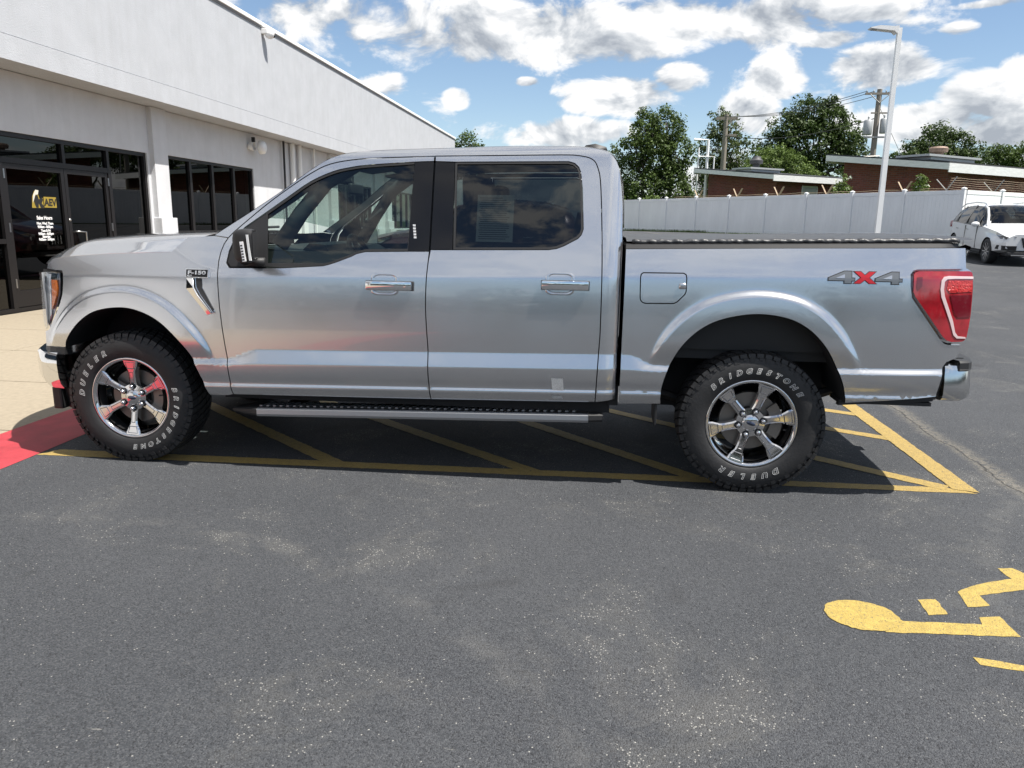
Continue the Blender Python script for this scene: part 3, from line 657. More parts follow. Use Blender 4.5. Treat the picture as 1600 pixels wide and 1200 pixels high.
def brick_house(C0, depth, width, zf, zb, label, ins=1.0, fas=0.40):
    """C0 near eave corner; roof runs back along -E1 (rising zf..zb) and along E2"""
    t = thing('brick_building', (C0.x, C0.y, 1.1), label, 'building', 'brick buildings behind the fence')
    P = lambda a, b, z: C0 - E1*a + E2*b + Vector((0, 0, z))
    # walls, set in under the eaves
    a0, a1, b0, b1 = ins*0.6, depth-0.5, ins, width-ins
    zr = lambda a: zf + (zb-zf)*a/depth - 0.12
    v = [P(a0, b0, 1.0), P(a1, b0, 1.0), P(a1, b0, zr(a1)), P(a0, b0, zr(a0)), P(a0, b1, 1.0), P(a1, b1, 1.0), P(a1, b1, zr(a1)), P(a0, b1, zr(a0))]
    f = [(0, 3, 2, 1), (0, 4, 7, 3), (4, 5, 6, 7), (1, 2, 6, 5)]
    o = part('wall', v, f, MT['brick'], t)
    uv = o.data.uv_layers.new(name='UVMap'); cs = [(0, 1), (0, 4), (4, 5), (1, 5)]
    for p in o.data.polygons:
        for li in p.loop_indices:
            vi = o.data.loops[li].vertex_index; co = o.data.vertices[vi].co
            uu = co.dot(E1) if p.index in (0, 2) else co.dot(E2)
            uv.data[li].uv = (uu, co.z)
    v = [P(0, 0, zf), P(depth, 0, zb), P(depth, width, zb), P(0, width, zf)]; v += [q-Vector((0, 0, 0.06)) for q in v]
    part('roof', v, [(0, 3, 2, 1), (4, 5, 6, 7), (0, 1, 5, 4), (1, 2, 6, 5), (2, 3, 7, 6), (3, 0, 4, 7)], MT['roof_felt'], t)
    for (pa, pb, za, zb_, nm) in (((0, 0), (depth, 0), zf, zb, 'fascia'), ((0, 0), (0, width), zf, zf, 'fascia'), ((depth, 0), (depth, width), zb, zb, 'fascia'), ((0, width), (depth, width), zf, zb, 'fascia')):
        A = P(*pa, za-0.07); B = P(*pb, zb_-0.07); d = (B-A).normalized(); n = Vector((d.y, -d.x, 0)); n = n/ n.length*0.02
        fh = fas if pa[0] == pb[0] else fas*0.72
        dn = Vector((0, 0, -fh)); v = [A-n, B-n, B-n+dn, A-n+dn, A+n, B+n, B+n+dn, A+n+dn]
        part(nm, v, [(0, 1, 2, 3), (7, 6, 5, 4), (0, 4, 5, 1), (1, 5, 6, 2), (2, 6, 7, 3), (3, 7, 4, 0)], MT['trim_white'], t)
    v = [P(0.03, 0.03, zf-0.3), P(depth-.03, 0.03, zb-0.3), P(depth-.03, width-.03, zb-0.3), P(0.03, width-.03, zf-0.3)]
    part('soffit', v, [(0, 1, 2, 3)], MT['trim_white'], t)
    return t, P, zr
b1, P1, zr1 = brick_house(Vector((13.12, 43.9, 0)), 7.0, 9.0, 4.62, 5.32, 'lower brick building with white fascia left of the tall lamp post', 0.9, 0.36)
b2, P2, zr2 = brick_house(Vector((19.12, 34.3, 0)), 7.0, 16.0, 4.62, 5.42, 'larger brick building with white fascia behind the corner of the fence', 0.9, 0.42)
def win_on(t, P, a, b0, b1_, z0, z1, m):
    v = [P(a, b0, z0)+E1*0.03, P(a, b1_, z0)+E1*0.03, P(a, b1_, z1)+E1*0.03, P(a, b0, z1)+E1*0.03]
    o = part('window', v, [(0, 1, 2, 3)], m, t); w2 = MB()
    for (p_, q_) in ((0, 1), (1, 2), (2, 3), (3, 0)): w2.tube([v[p_], v[q_]], 0.035, 4)
    w2.build('frame', MT['trim_white'], o); return o
MT['blind'] = mat('pale_blind', (0.33, 0.36, 0.33), 0.5, spec=0.8)
win_on(b1, P1, 0.54, 3.2, 4.6, 1.9, 4.0, MT['blind'])
win_on(b2, P2, 0.54, 9.5, 12.5, 1.9, 3.9, MT['store_glass'])
MT['hvac'] = mat('hvac_grey', (0.40, 0.41, 0.41), 0.5, 0.4); MT['hvac_dark'] = mat('hvac_dark', (0.05, 0.05, 0.055), 0.6)
def rooftop(t, P, zr, a, b, w, l, name, lab):
    z = zr(a)+0.12
    m_ = MB(); c = P(a, b, z+0.16); m_.obox(c, E2*w, E1*l, (0, 0, 0.05)); m_.obox(P(a, b, z+0.05), E2*(w*0.85), E1*(l*0.85), (0, 0, 0.09)); o = m_.build('curb_cap', MT['hvac'], t)
    return z
z = rooftop(b1, P1, zr1, 2.6, 1.4, 1.5, 0.8, 'vent', '')
m_ = MB(); c = P1(2.6, 1.2, z+0.2); m_.lathe([(0.22, 0), (0.22, 0.28), (0.40, 0.30), (0.42, 0.5), (0.3, 0.58), (0.25, 0.75), (0, 0.78)], c, 'Z', 16); m_.build('roof_fan', MT['hvac_dark'], b1, True, 40)
z = rooftop(b2, P2, zr2, 2.2, 2.6, 2.2, 0.9, 'vent', '')
m_ = MB(); c = P2(2.2, 2.5, z+0.2); m_.lathe([(0.25, 0), (0.25, 0.22), (0.42, 0.24), (0.45, 0.42), (0.38, 0.5), (0, 0.55)], c, 'Z', 16); m_.build('roof_fan', mat('rusty_vent', (0.25, 0.18, 0.14), 0.7, 0.3, var=0.3, vscale=8), b2, True, 40)

# ------------------------------------------------------------------ poles
lp = thing('lamp_post', (11.52, 20.5, gz(11.5, 20.5)), 'tall white parking-lot lamp post behind the truck bed', 'lamp post')
x_, y_, z_ = 11.52, 20.5, gz(11.5, 20.5)
m_ = MB(); s0, s1 = 0.078, 0.062; zt = 7.36
m_.add([(x_+a*s0, y_+b*s0, z_) for a, b in ((-1, -1), (1, -1), (1, 1), (-1, 1))] + [(x_+a*s1, y_+b*s1, zt) for a, b in ((-1, -1), (1, -1), (1, 1), (-1, 1))], [(0, 1, 5, 4), (1, 2, 6, 5), (2, 3, 7, 6), (3, 0, 4, 7), (4, 5, 6, 7)])
m_.build('pole', MT['white'], lp)
m_ = MB(); m_.box(x_-0.2, x_+0.2, y_-0.2, y_+0.2, z_, z_+0.06, 0.02); m_.build('base_plate', MT['white'], lp)
m_ = MB(); m_.box(x_-0.05, x_+0.05, y_-s0-0.02, y_-s0+0.01, z_+0.45, z_+0.62, 0.005); m_.build('hand_hole', MT['white'], lp)
m_ = MB(); m_.prism([(x_-0.06, 7.30), (x_-0.10, 7.18), (x_-0.19, 7.26), (x_-0.85, 7.335), (x_-0.88, 7.36), (x_-0.6, 7.415), (x_-0.2, 7.385), (x_-0.06, 7.40)], 1, y_-0.15, y_+0.15); m_.build('lamp_head', MT['white'], lp)
m_ = MB(); m_.box(x_-0.82, x_-0.35, y_-0.11, y_+0.11, 7.315, 7.322); m_.build('lens', MT['hvac'], lp)
MT['wood_pole'] = mat('weathered_pole', (0.22, 0.195, 0.165), 0.9, var=0.2, vscale=5, stretch=(1, 1, 0.15))
def tapered(mb, x, y, z0, z1, r0, r1): mb.tube([(x, y, z0), (x, y, z1)], [r0, r1], 10)
u1 = thing('utility_pole', (13.98, 70.1, 1.1), 'distant wooden utility pole with two crossarms above the lower brick building', 'utility pole', 'utility poles')
m_ = MB(); tapered(m_, 13.98, 70.1, 1.0, 11.5, 0.30, 0.2); m_.build('pole', MT['wood_pole'], u1)
m_ = MB(); m_.box(13.05, 15.0, 69.95, 70.1, 11.0, 11.25); m_.build('crossarm', MT['wood_pole'], u1)
m_ = MB(); m_.box(14.1, 15.0, 69.95, 70.1, 9.55, 9.75); m_.build('crossarm', MT['wood_pole'], u1)
m_ = MB(); m_.tube([(13.98, 69.9, 10.3), (14.5, 69.9, 11.05)], 0.05, 6); m_.build('brace', MT['wood_pole'], u1)
u2 = thing('utility_pole', (21.45, 52.3, 1.1), 'wooden utility pole with transformer cans beside the tall lamp post', 'utility pole', 'utility poles')
ux, uy = 21.45, 52.3
m_ = MB(); tapered(m_, ux, uy, 1.0, 10.75, 0.22, 0.16); m_.build('pole', MT['wood_pole'], u2)
m_ = MB(); m_.box(ux-0.95, ux+0.85, uy-0.16, uy-0.04, 10.38, 10.52); m_.build('crossarm', MT['wood_pole'], u2)
for s_ in (-1, 1):
    m_ = MB(); m_.tube([(ux+s_*0.65, uy-0.18, 10.42), (ux, uy-0.18, 9.85)], 0.03, 6); m_.build('brace', MT['galv'], u2)
m_ = MB(); m_.box(ux-0.45, ux+0.75, uy-0.15, uy-0.05, 9.15, 9.24); m_.build('crossarm', MT['wood_pole'], u2)
for xx, zz_, r_ in ((-0.58, 7.75, 0.30), (0.45, 7.85, 0.24)):
    m_ = MB(); m_.lathe([(0, 1.0), (r_*0.8, 0.98), (r_, 0.9), (r_, 0.05), (r_*0.9, 0), (0, 0)], (ux+xx, uy-0.15, zz_), 'Z', 16); tr_ = m_.build('transformer', MT['hvac'], u2, True, 40)
    m_ = MB(); m_.lathe([(0.03, 0), (0.07, 0.05), (0.04, 0.1), (0.07, 0.15), (0.03, 0.28), (0, 0.28)], (ux+xx, uy-0.15, zz_+0.98), 'Z', 8); m_.build('bushing', MT['hvac'], tr_, True)
m_ = MB(); m_.box(ux-0.8, ux+0.6, uy-0.2, uy-0.1, 7.55, 7.66); m_.build('platform', MT['galv'], u2)
for k in (-0.85, -0.4, 0.4, 0.75):
    m_ = MB(); m_.lathe([(0.02, 0), (0.06, 0.03), (0.03, 0.08), (0.06, 0.12), (0, 0.17)], (ux+k, uy-0.1, 10.52), 'Z', 8); m_.build('insulator', MT['hvac'], u2, True)
m_ = MB(); m_.tube([(ux-0.7, uy-0.2, 6.3), (ux+0.35, uy-0.2, 6.35), (ux+0.4, uy-0.2, 5.0)], 0.05, 6); m_.build('conduit', MT['galv'], u2)
wl_ = thing('power_lines', (ux, uy, 10), 'thin power lines slung between the two utility poles', 'power lines')
def sagline(a, b, sag, n=14): return [tuple(Vector(a).lerp(Vector(b), i/n) - Vector((0, 0, sag*4*(i/n)*(1-i/n)))) for i in range(n+1)]
for k, (xa, xb) in enumerate(((-0.9, 13.1), (-0.4, 14.0), (0.75, 14.9))):
    m_ = MB(); m_.tube(sagline((ux+xa, uy-0.1, 10.6), (xb, 70.0, 11.3), 0.5), 0.02, 4); m_.build('wire', MT['black'], wl_)
m_ = MB(); m_.tube(sagline((ux, uy, 8.9), (13.98, 70.0, 9.6), 0.7), 0.03, 4); m_.build('wire', MT['black'], wl_)
m_ = MB(); m_.tube([(ux+0.1, uy, 9.6), (ux+4.6, uy+2, 3.0)], 0.02, 4); m_.build('guy_wire', MT['galv'], wl_)
wp = thing('lamp_post', (9.95, 50.3, 1.1), 'distant thin white pole frame in front of the trees', 'lamp post')
m_ = MB(); m_.tube([(9.95, 50.3, 1.0), (9.95, 50.3, 7.2), (9.0, 50.3, 7.22)], 0.10, 8); m_.build('pole', MT['white'], wp)
m_ = MB(); m_.tube([(9.35, 50.3, 1.0), (9.35, 50.3, 6.7)], 0.06, 6); m_.tube([(9.35, 50.2, 6.1), (10.4, 50.2, 6.1), (10.4, 50.2, 1.0)], 0.05, 6); m_.build('side_pole', MT['white'], wp)
# ------------------------------------------------------------------ trees
def leaf_mat(name, c1, c2):
    m = bpy.data.materials.new(name); m.use_nodes = True; t = m.node_tree; b = t.nodes['Principled BSDF']; ln = t.links.new; o = t.nodes['Material Output']
    tcn = t.nodes.new('ShaderNodeTexCoord'); n = t.nodes.new('ShaderNodeTexNoise'); n.inputs['Scale'].default_value = 0.9; n.inputs['Detail'].default_value = 5; ln(tcn.outputs['Object'], n.inputs['Vector'])
    wn = t.nodes.new('ShaderNodeTexWhiteNoise'); wn.noise_dimensions = '1D'
    gi = t.nodes.new('ShaderNodeNewGeometry'); ln(gi.outputs['Random Per Island'], wn.inputs['W'])
    ad = t.nodes.new('ShaderNodeMath'); ad.operation = 'MULTIPLY_ADD'; ad.inputs[1].default_value = 0.5; ln(wn.outputs['Value'], ad.inputs[0]); ln(n.outputs['Fac'], ad.inputs[2])
    r = t.nodes.new('ShaderNodeMapRange'); r.inputs['From Min'].default_value = 0.4; r.inputs['From Max'].default_value = 1.05; ln(ad.outputs[0], r.inputs['Value'])
    mx = t.nodes.new('ShaderNodeMix'); mx.data_type = 'RGBA'; ln(r.outputs[0], mx.inputs['Factor']); mx.inputs['A'].default_value = (*c1, 1); mx.inputs['B'].default_value = (*c2, 1)
    ln(mx.outputs['Result'], b.inputs['Base Color']); b.inputs['Roughness'].default_value = 0.55; b.inputs['Specular IOR Level'].default_value = 0.3
    tl = t.nodes.new('ShaderNodeBsdfTranslucent'); ln(mx.outputs['Result'], tl.inputs['Color']); ms = t.nodes.new('ShaderNodeMixShader'); ms.inputs[0].default_value = 0.25
    ln(b.outputs[0], ms.inputs[1]); ln(tl.outputs[0], ms.inputs[2]); ln(ms.outputs[0], o.inputs['Surface']); return m
MT['leaf_dark'] = leaf_mat('dark_leaves', (0.026, 0.048, 0.011), (0.070, 0.108, 0.026))
MT['leaf_mid'] = leaf_mat('mid_leaves', (0.036, 0.062, 0.014), (0.092, 0.138, 0.032))
MT['leaf_light'] = leaf_mat('light_leaves', (0.065, 0.105, 0.020), (0.14, 0.20, 0.045))
MT['leaf_grey'] = leaf_mat('greyish_leaves', (0.050, 0.072, 0.022), (0.110, 0.145, 0.045))
MT['bark'] = mat('bark', (0.085, 0.07, 0.055), 0.9, var=0.3, vscale=4, bump=0.6, bscale=15, stretch=(1, 1, 0.3))
def rvec(r):
    while True:
        v = Vector((r.uniform(-1, 1), r.uniform(-1, 1), r.uniform(-1, 1)))
        if 0.02 < v.length < 1: return v
def foliage(lobes, n_cl, n_leaf, size, seed, flat=0.75, cl_r=0.55):
    r = random.Random(seed); v = []; f = []
    vol = [l[3]*l[4]*l[5] for l in lobes]; tot = sum(q**0.8 for q in vol)
    for l, q in zip(lobes, vol):
        c = Vector(l[:3]); rad = Vector(l[3:6]); k = max(4, int(1.35*n_cl*(q**0.8)/tot))
        for _ in range(k):
            d = rvec(r).normalized(); rr = r.uniform(0.35, 1.0)**0.55 * (1+0.14*math.sin(d.x*7+d.z*5+seed)*math.cos(d.y*6+seed*2))
            p = c + Vector((d.x*rad.x, d.y*rad.y, d.z*rad.z))*rr
            cr = cl_r*r.uniform(0.6, 1.35); nl = int(1.5*n_leaf*r.uniform(0.6, 1.3))
            for _ in range(nl):
                o = rvec(r)*cr; o.z *= flat; q0 = p+o
                nr = (rvec(r).normalized()*0.9 + o.normalized()*0.7 + Vector((0, 0, 0.6))).normalized()
                a = nr.cross(rvec(r).normalized()); 
                if a.length < 0.05: continue
                a.normalize(); b = nr.cross(a); s = size*0.88*r.uniform(0.5, 1.25); k0 = len(v)
                v += [q0-a*s*0.5, q0+b*s*0.30-a*s*0.05, q0+a*s*0.55, q0-b*s*0.30+a*s*0.05]; f.append((k0, k0+1, k0+2, k0+3))
    return v, f
def limb(mb, a, b, r0, r1, r, n=5, wob=0.06):
    a = Vector(a); b = Vector(b); pts = []; L_ = (b-a).length
    for i in range(n+1):
        t = i/n; pts.append(a.lerp(b, t) + (rvec(r)*L_*wob if 0 < i < n else Vector((0, 0, 0))))
    mb.tube(pts, [r0+(r1-r0)*i/n for i in range(n+1)], 7)
def tree(name, x, y, lobes, leafm, label, seed, n_cl=260, n_leaf=26, size=0.30, trunk_r=0.25, cl_r=0.55, z0=1.05, group='trees beyond the fence', trunks=None):
    t = thing(name, (x, y, z0), label, 'tree', group); r = random.Random(seed+99)
    v, f = foliage(lobes, n_cl, n_leaf, size, seed, cl_r=cl_r); part('crown', v, f, leafm, t)
    m_ = MB(); top = max(l[2] for l in lobes)
    for (tx, ty, lean) in (trunks or [(x, y, 0.0)]):
        mid = Vector((tx+lean, ty, z0+(top-z0)*0.45)); limb(m_, (tx, ty, z0-0.1), mid, trunk_r, trunk_r*0.62, r, 5, 0.02)
        for l in lobes:
            c = Vector(l[:3]); limb(m_, mid-Vector((0, 0, r.uniform(0, 0.6))), c+Vector((0, 0, l[5]*0.3)), trunk_r*0.5, trunk_r*0.1, r, 5, 0.07)
            for _ in range(4):
                d = rvec(r); limb(m_, mid.lerp(c, r.uniform(0.4, 1)), c+Vector((d.x*l[3], d.y*l[4], d.z*l[5]))*0.9, trunk_r*0.22, trunk_r*0.05, r, 4, 0.06)
    m_.build('trunk', MT['bark'], t, True, fix=False); return t
# (x, y, z, rx, ry, rz)
tree('broadleaf_tree', -10.1, 72.3, [(-10.3, 72.3, 8.6, 1.5, 1.6, 1.7), (-9.4, 72.3, 7.6, 1.3, 1.4, 1.6), (-11.2, 72.3, 7.4, 1.3, 1.4, 1.6)], MT['leaf_mid'], 'small round tree showing past the end of the white showroom', 3, 110, 22, 0.30)
tree('broadleaf_tree', 4.3, 57.5, [(3.5, 57.5, 5.6, 0.9, 1.2, 2.6), (4.9, 57.4, 4.6, 1.1, 1.4, 2.6), (4.4, 57.2, 3.4, 1.5, 1.4, 2.3), (2.6, 57.6, 3.4, 1.0, 1.3, 2.4)], MT['leaf_grey'], 'slender yellowish tree right behind the truck cab', 5, 200, 24, 0.22, 0.14, 0.45)
tree('broadleaf_tree', 7.0, 56.5, [(6.0, 56.6, 8.6, 1.1, 1.4, 1.5), (7.6, 56.8, 8.8, 1.35, 1.5, 1.45), (5.3, 56.4, 6.9, 1.2, 1.5, 1.5), (8.4, 56.5, 6.9, 1.3, 1.5, 1.7), (6.9, 56.7, 6.6, 1.5, 1.7, 1.9), (6.3, 56.3, 4.3, 1.9, 1.8, 1.7), (8.3, 56.3, 4.2, 1.6, 1.7, 1.9)], MT['leaf_mid'], 'tall ragged broadleaf tree left of the distant white pole frame', 11, 420, 26, 0.25, 0.20, 0.48, trunks=[(6.3, 56.5, -0.4), (7.6, 56.4, 0.5)])
tree('broadleaf_tree', 14.9, 76.0, [(14.2, 76, 11.2, 1.2, 1.4, 1.7), (15.4, 76, 11.2, 1.1, 1.4, 1.7), (13.6, 76, 8.6, 1.5, 1.6, 2.1), (15.9, 76, 8.6, 1.6, 1.6, 2.3), (14.8, 76.2, 6.0, 2.4, 2.0, 2.6), (12.6, 76.3, 4.6, 2.0, 1.8, 2.6), (12.4, 76.3, 3.0, 2.4, 1.8, 1.8)], MT['leaf_grey'], 'upright grey-green tree behind the distant utility pole', 17, 330, 24, 0.30, 0.25, 0.55)
tree('broadleaf_tree', 15.6, 55.2, [(15.4, 55.2, 6.2, 1.6, 1.5, 1.25), (16.9, 55.2, 5.6, 1.3, 1.4, 1.1), (14.0, 55.2, 5.2, 1.2, 1.4, 1.3), (18.0, 55.0, 4.9, 1.0, 1.2, 1.1), (15.6, 55.0, 4.2, 2.2, 1.6, 1.4)], MT['leaf_light'], 'low bright green tree above the lower brick building', 23, 320, 26, 0.20, 0.16, 0.42)
tree('maple_tree', 22.0, 71.0, [(21.6, 71, 11.6, 1.9, 2.0, 1.6), (23.4, 71, 11.2, 1.7, 2.0, 1.7), (19.9, 71, 10.4, 1.7, 1.9, 1.7), (25.0, 71, 9.7, 1.6, 1.9, 1.8), (18.4, 71, 8.6, 1.4, 1.8, 1.5), (26.0, 71, 7.5, 1.2, 1.8, 1.7), (22.0, 70.6, 9.0, 3.4, 2.4, 2.4), (20.3, 70.6, 6.6, 3.0, 2.2, 2.0), (24.0, 70.6, 6.2, 2.8, 2.2, 2.3)], MT['leaf_dark'], 'big dark dome-shaped maple left of the tall lamp post', 29, 640, 28, 0.30, 0.40, 0.60)
tree('maple_tree', 35.5, 77.0, [(35.4, 77, 9.9, 2.0, 2.0, 1.5), (37.3, 77, 9.4, 1.8, 2.0, 1.4), (33.4, 77, 8.6, 1.5, 1.8, 1.3), (38.8, 77, 8.2, 1.3, 1.8, 1.4), (31.9, 77, 7.6, 1.2, 1.6, 1.3), (35.6, 76.6, 7.4, 3.6, 2.2, 1.8)], MT['leaf_dark'], 'wide dark tree over the larger brick building roof', 31, 380, 26, 0.30, 0.32, 0.58)
tree('maple_tree', 46.5, 84.0, [(44.6, 84, 9.0, 1.8, 2.0, 1.3), (47.0, 84, 8.8, 2.2, 2.0, 1.4), (50, 84, 8.0, 2.5, 2.0, 1.6)], MT['leaf_mid'], 'tree at the right edge behind the brick building roof', 37, 230, 24, 0.32, 0.3, 0.6)
# two young flowering saplings by the brick walls
MT['flower'] = mat('white_blossom', (0.75, 0.76, 0.66), 0.6)
for (x, y, z, s, sd, lb) in ((14.45, 34.6, 3.45, 0.60, 41, 'flowering sapling in the gap between the two brick buildings'), (15.80, 28.6, 3.18, 0.40, 43, 'small flowering sapling in front of the larger brick wall')):
    t = thing('sapling', (x, y, 1.1), lb, 'sapling', 'young saplings behind the fence')
    lob = [(x, y, z, s*0.62, s*0.62, s), (x+0.2*s, y, z-s*0.7, s*0.7, s*0.6, s*0.7), (x-0.25*s, y, z-s*0.4, s*0.5, s*0.5, s*0.6)]
    v, f = foliage(lob, 46, 14, 0.14, sd, cl_r=0.16); part('crown', v, f, MT['leaf_light'], t)
    v, f = foliage(lob, 12, 7, 0.14, sd+1, cl_r=0.10); part('blossom', v, f, MT['flower'], t)
    m_ = MB(); limb(m_, (x, y, 1.0), (x, y, z+s*0.6), 0.03, 0.008, random.Random(sd)); 
    for k in range(6): d = rvec(random.Random(sd+k)); limb(m_, (x, y, z-s*0.8+k*0.1), (x+d.x*s*0.6, y+d.y*s*0.6, z+d.z*s*0.6), 0.012, 0.004, random.Random(k))
    m_.build('trunk', MT['bark'], t, fix=False)
# brush behind the fence and a strip of grass at its foot
for k, (x, y, w_, h_, lb) in enumerate(((5.4, 50.5, 2.0, 1.5, 'tangle of brush behind the fence below the slender tree'), (8.4, 51.0, 2.3, 1.5, 'tangle of brush behind the fence left of the lower brick building'))):
    t = thing('shrub', (x, y, 1.1), lb, 'shrub', 'brush behind the fence')
    v, f = foliage([(x-w_*0.5, y, 2.0, w_*0.6, 1.0, h_*0.8), (x+w_*0.5, y, 2.2, w_*0.6, 1.0, h_*0.9), (x, y, 1.6, w_, 1.0, h_*0.8)], 150, 22, 0.17, 60+k, cl_r=0.3); part('foliage', v, f, MT['leaf_grey'] if k else MT['leaf_light'], t)
r = random.Random(5); v = []; f = []
for _ in range(5200):
    k = r.uniform(-1, 19.2); o = r.uniform(-0.45, -0.05); p = FA + E1*k + E2*o*1.0; z = gz(p.x, p.y)-0.03; h = r.uniform(0.05, 0.18)*(1.2 if k < 6 else 0.6); w_ = 0.012; a = r.uniform(0, 6.28); n = len(v)
    v += [(p.x-w_*math.cos(a), p.y-w_*math.sin(a), z), (p.x+w_*math.cos(a), p.y+w_*math.sin(a), z), (p.x+r.uniform(-.05, .05), p.y+r.uniform(-.05, .05), z+h)]; f.append((n, n+1, n+2))
tag(part('grass_strip', v, f, MT['leaf_light']), 'strip of grass along the foot of the white fence', 'grass', kind='stuff')
# woodland added behind the viewer, out of view, to darken reflections in paint and glass
r = random.Random(77); v = []; f = []
for k in range(300):
    a = R(95 + 265*k/300 + r.uniform(-0.4, 0.4)); d = r.uniform(85, 120); cx, cy = d*math.sin(a), d*math.cos(a)
    if cy > 20 and cx > -60: continue
    h = r.uniform(5, 9.5); w_ = r.uniform(3, 5)
    a_, b_ = foliage([(cx, cy, h*0.5, w_, w_, h*0.5)], 16, 10, 1.3, 500+k, cl_r=1.7); n = len(v); v += a_; f += [tuple(i+n for i in q) for q in b_]
tag(part('unseen_wood', v, f, mat('unseen_foliage', (0.035, 0.042, 0.028), 0.9)), 'unseen line of dark woodland added round the lot for its reflection', 'woodland', kind='stuff')
# ------------------------------------------------------------------ the silver pickup
TRUCK = thing('pickup_truck', (1.85, 0, 0), 'silver four-door pickup truck with black bed cover, parked side-on', 'pickup truck')
def car_paint(name, col, metal=0.93, rough=0.21, flake=0.05):
    m = bpy.data.materials.new(name); m.use_nodes = True; t = m.node_tree; b = t.nodes['Principled BSDF']; ln = t.links.new
    tcn = t.nodes.new('ShaderNodeTexCoord'); n = t.nodes.new('ShaderNodeTexNoise'); n.inputs['Scale'].default_value = 900; n.inputs['Detail'].default_value = 1; ln(tcn.outputs['Object'], n.inputs['Vector'])
    r = t.nodes.new('ShaderNodeMapRange'); r.inputs['From Min'].default_value = 0.3; r.inputs['From Max'].default_value = 0.7; r.inputs['To Min'].default_value = 1-flake; r.inputs['To Max'].default_value = 1+flake; ln(n.outputs['Fac'], r.inputs['Value'])
    vm = t.nodes.new('ShaderNodeVectorMath'); vm.operation = 'SCALE'; vm.inputs[0].default_value = col; ln(r.outputs[0], vm.inputs['Scale']); ln(vm.outputs[0], b.inputs['Base Color'])
    b.inputs['Metallic'].default_value = metal; b.inputs['Roughness'].default_value = rough; b.inputs['Coat Weight'].default_value = 1.0; b.inputs['Coat Roughness'].default_value = 0.025; b.inputs['Coat IOR'].default_value = 1.62
    # road dust, thicker low down on the sills
    n2 = t.nodes.new('ShaderNodeTexNoise'); n2.inputs['Scale'].default_value = 3.0; n2.inputs['Detail'].default_value = 6; ln(tcn.outputs['Object'], n2.inputs['Vector'])
    r2 = t.nodes.new('ShaderNodeMapRange'); r2.inputs['To Min'].default_value = rough-0.05; r2.inputs['To Max'].default_value = rough+0.07; ln(n2.outputs['Fac'], r2.inputs['Value']); ln(r2.outputs[0], b.inputs['Roughness'])
    return m
MT['silver'] = car_paint('silver_metallic', (0.565, 0.575, 0.595))
MT['glass_clear'] = glass('cab_glass', (0.56, 0.66, 0.62))
MT['glass_dark'] = glass('privacy_glass', (0.14, 0.165, 0.17))
MT['int_dark'] = mat('interior_black', (0.022, 0.023, 0.026), 0.6, bump=0.1, bscale=200)
MT['int_grey'] = mat('interior_grey', (0.05, 0.052, 0.056), 0.7, bump=0.2, bscale=150)
MT['headliner'] = mat('headliner', (0.10, 0.10, 0.105), 0.9)
MT['well'] = mat('wheel_well', (0.010, 0.010, 0.011), 0.85)

class Spline:
    def __init__(s, tab):
        s.x = [a for a, b in tab]; s.y = [b for a, b in tab]; n = len(tab); d = [(s.y[i+1]-s.y[i])/(s.x[i+1]-s.x[i]) for i in range(n-1)]
        s.m = [d[0]] + [0 if d[i-1]*d[i] <= 0 else 2*d[i-1]*d[i]/(d[i-1]+d[i]) for i in range(1, n-1)] + [d[-1]]
    def __call__(s, t):
        x, y, m = s.x, s.y, s.m
        if t <= x[0]: return y[0]+m[0]*(t-x[0])
        if t >= x[-1]: return y[-1]+m[-1]*(t-x[-1])
        lo, hi = 0, len(x)-1
        while hi-lo > 1:
            k = (lo+hi)//2
            if x[k] <= t: lo = k
            else: hi = k
        h = x[hi]-x[lo]; u = (t-x[lo])/h; u2 = u*u; u3 = u2*u
        return (2*u3-3*u2+1)*y[lo]+(u3-2*u2+u)*h*m[lo]+(-2*u3+3*u2)*y[hi]+(u3-u2)*h*m[hi]
UP = Spline([(0.60, 0.9945), (0.68, 0.9940), (0.763, 0.9925), (0.85, 0.9905), (0.93, 0.9870), (1.04, 0.9810), (1.12, 0.9750), (1.168, 0.9705), (1.178, 0.9690), (1.188, 0.9667), (1.20, 0.9635), (1.24, 0.9530), (1.30, 0.9360), (1.36, 0.9180), (1.60, 0.8430), (1.80, 0.7800), (1.845, 0.7640), (1.870, 0.7500), (1.890, 0.7300), (1.905, 0.6980), (1.913, 0.6500), (1.92, 0.6)])
LO = Spline([(0.42, 0.935), (0.46, 0.963), (0.49, 0.986), (0.512, 0.998), (0.532, 1.0060), (0.541, 1.0055), (0.553, 1.0010), (0.565, 1.0015), (0.60, 1.0075), (0.64, 1.0110), (0.665, 1.0118), (0.70, 1.0118)])
ZL = [(-1, .700), (.655, .700), (.70, .706), (.74, .722), (.80, .752), (.84, .763), (2.99, .763), (3.02, .758), (3.08, .720), (3.11, .706), (3.16, .700), (6, .698)]
def catmull(pts, k=6):
    P = [Vector((p[0], p[1])) for p in pts]; P = [P[0]*2-P[1]] + P + [P[-1]*2-P[-2]]; out = []
    for i in range(1, len(P)-2):
        for j in range(k):
            t = j/k; a, b, c, d = P[i-1], P[i], P[i+1], P[i+2]
            q = 0.5*((2*b)+(c-a)*t+(2*a-5*b+4*c-d)*t*t+(3*b-a-3*c+d)*t*t*t); out.append((q.x, q.y))
    out.append(tuple(pts[-1])); return out
ARCH_F = catmull([(-.395, .701), (-.372, .755), (-.287, .853), (-.172, .927), (-.023, .958), (.109, .949), (.243, .893), (.356, .794), (.431, .698), (.479, .597), (.512, .505), (.526, .448)], 5)
ARCH_R = catmull([(3.179, .54), (3.184, .612), (3.214, .714), (3.276, .836), (3.37, .932), (3.489, .992), (3.659, 1.022), (3.817, 1.005), (3.930, .953), (4.020, .868), (4.088, .764), (4.132, .671), (4.153, .607), (4.161, .554)], 5)
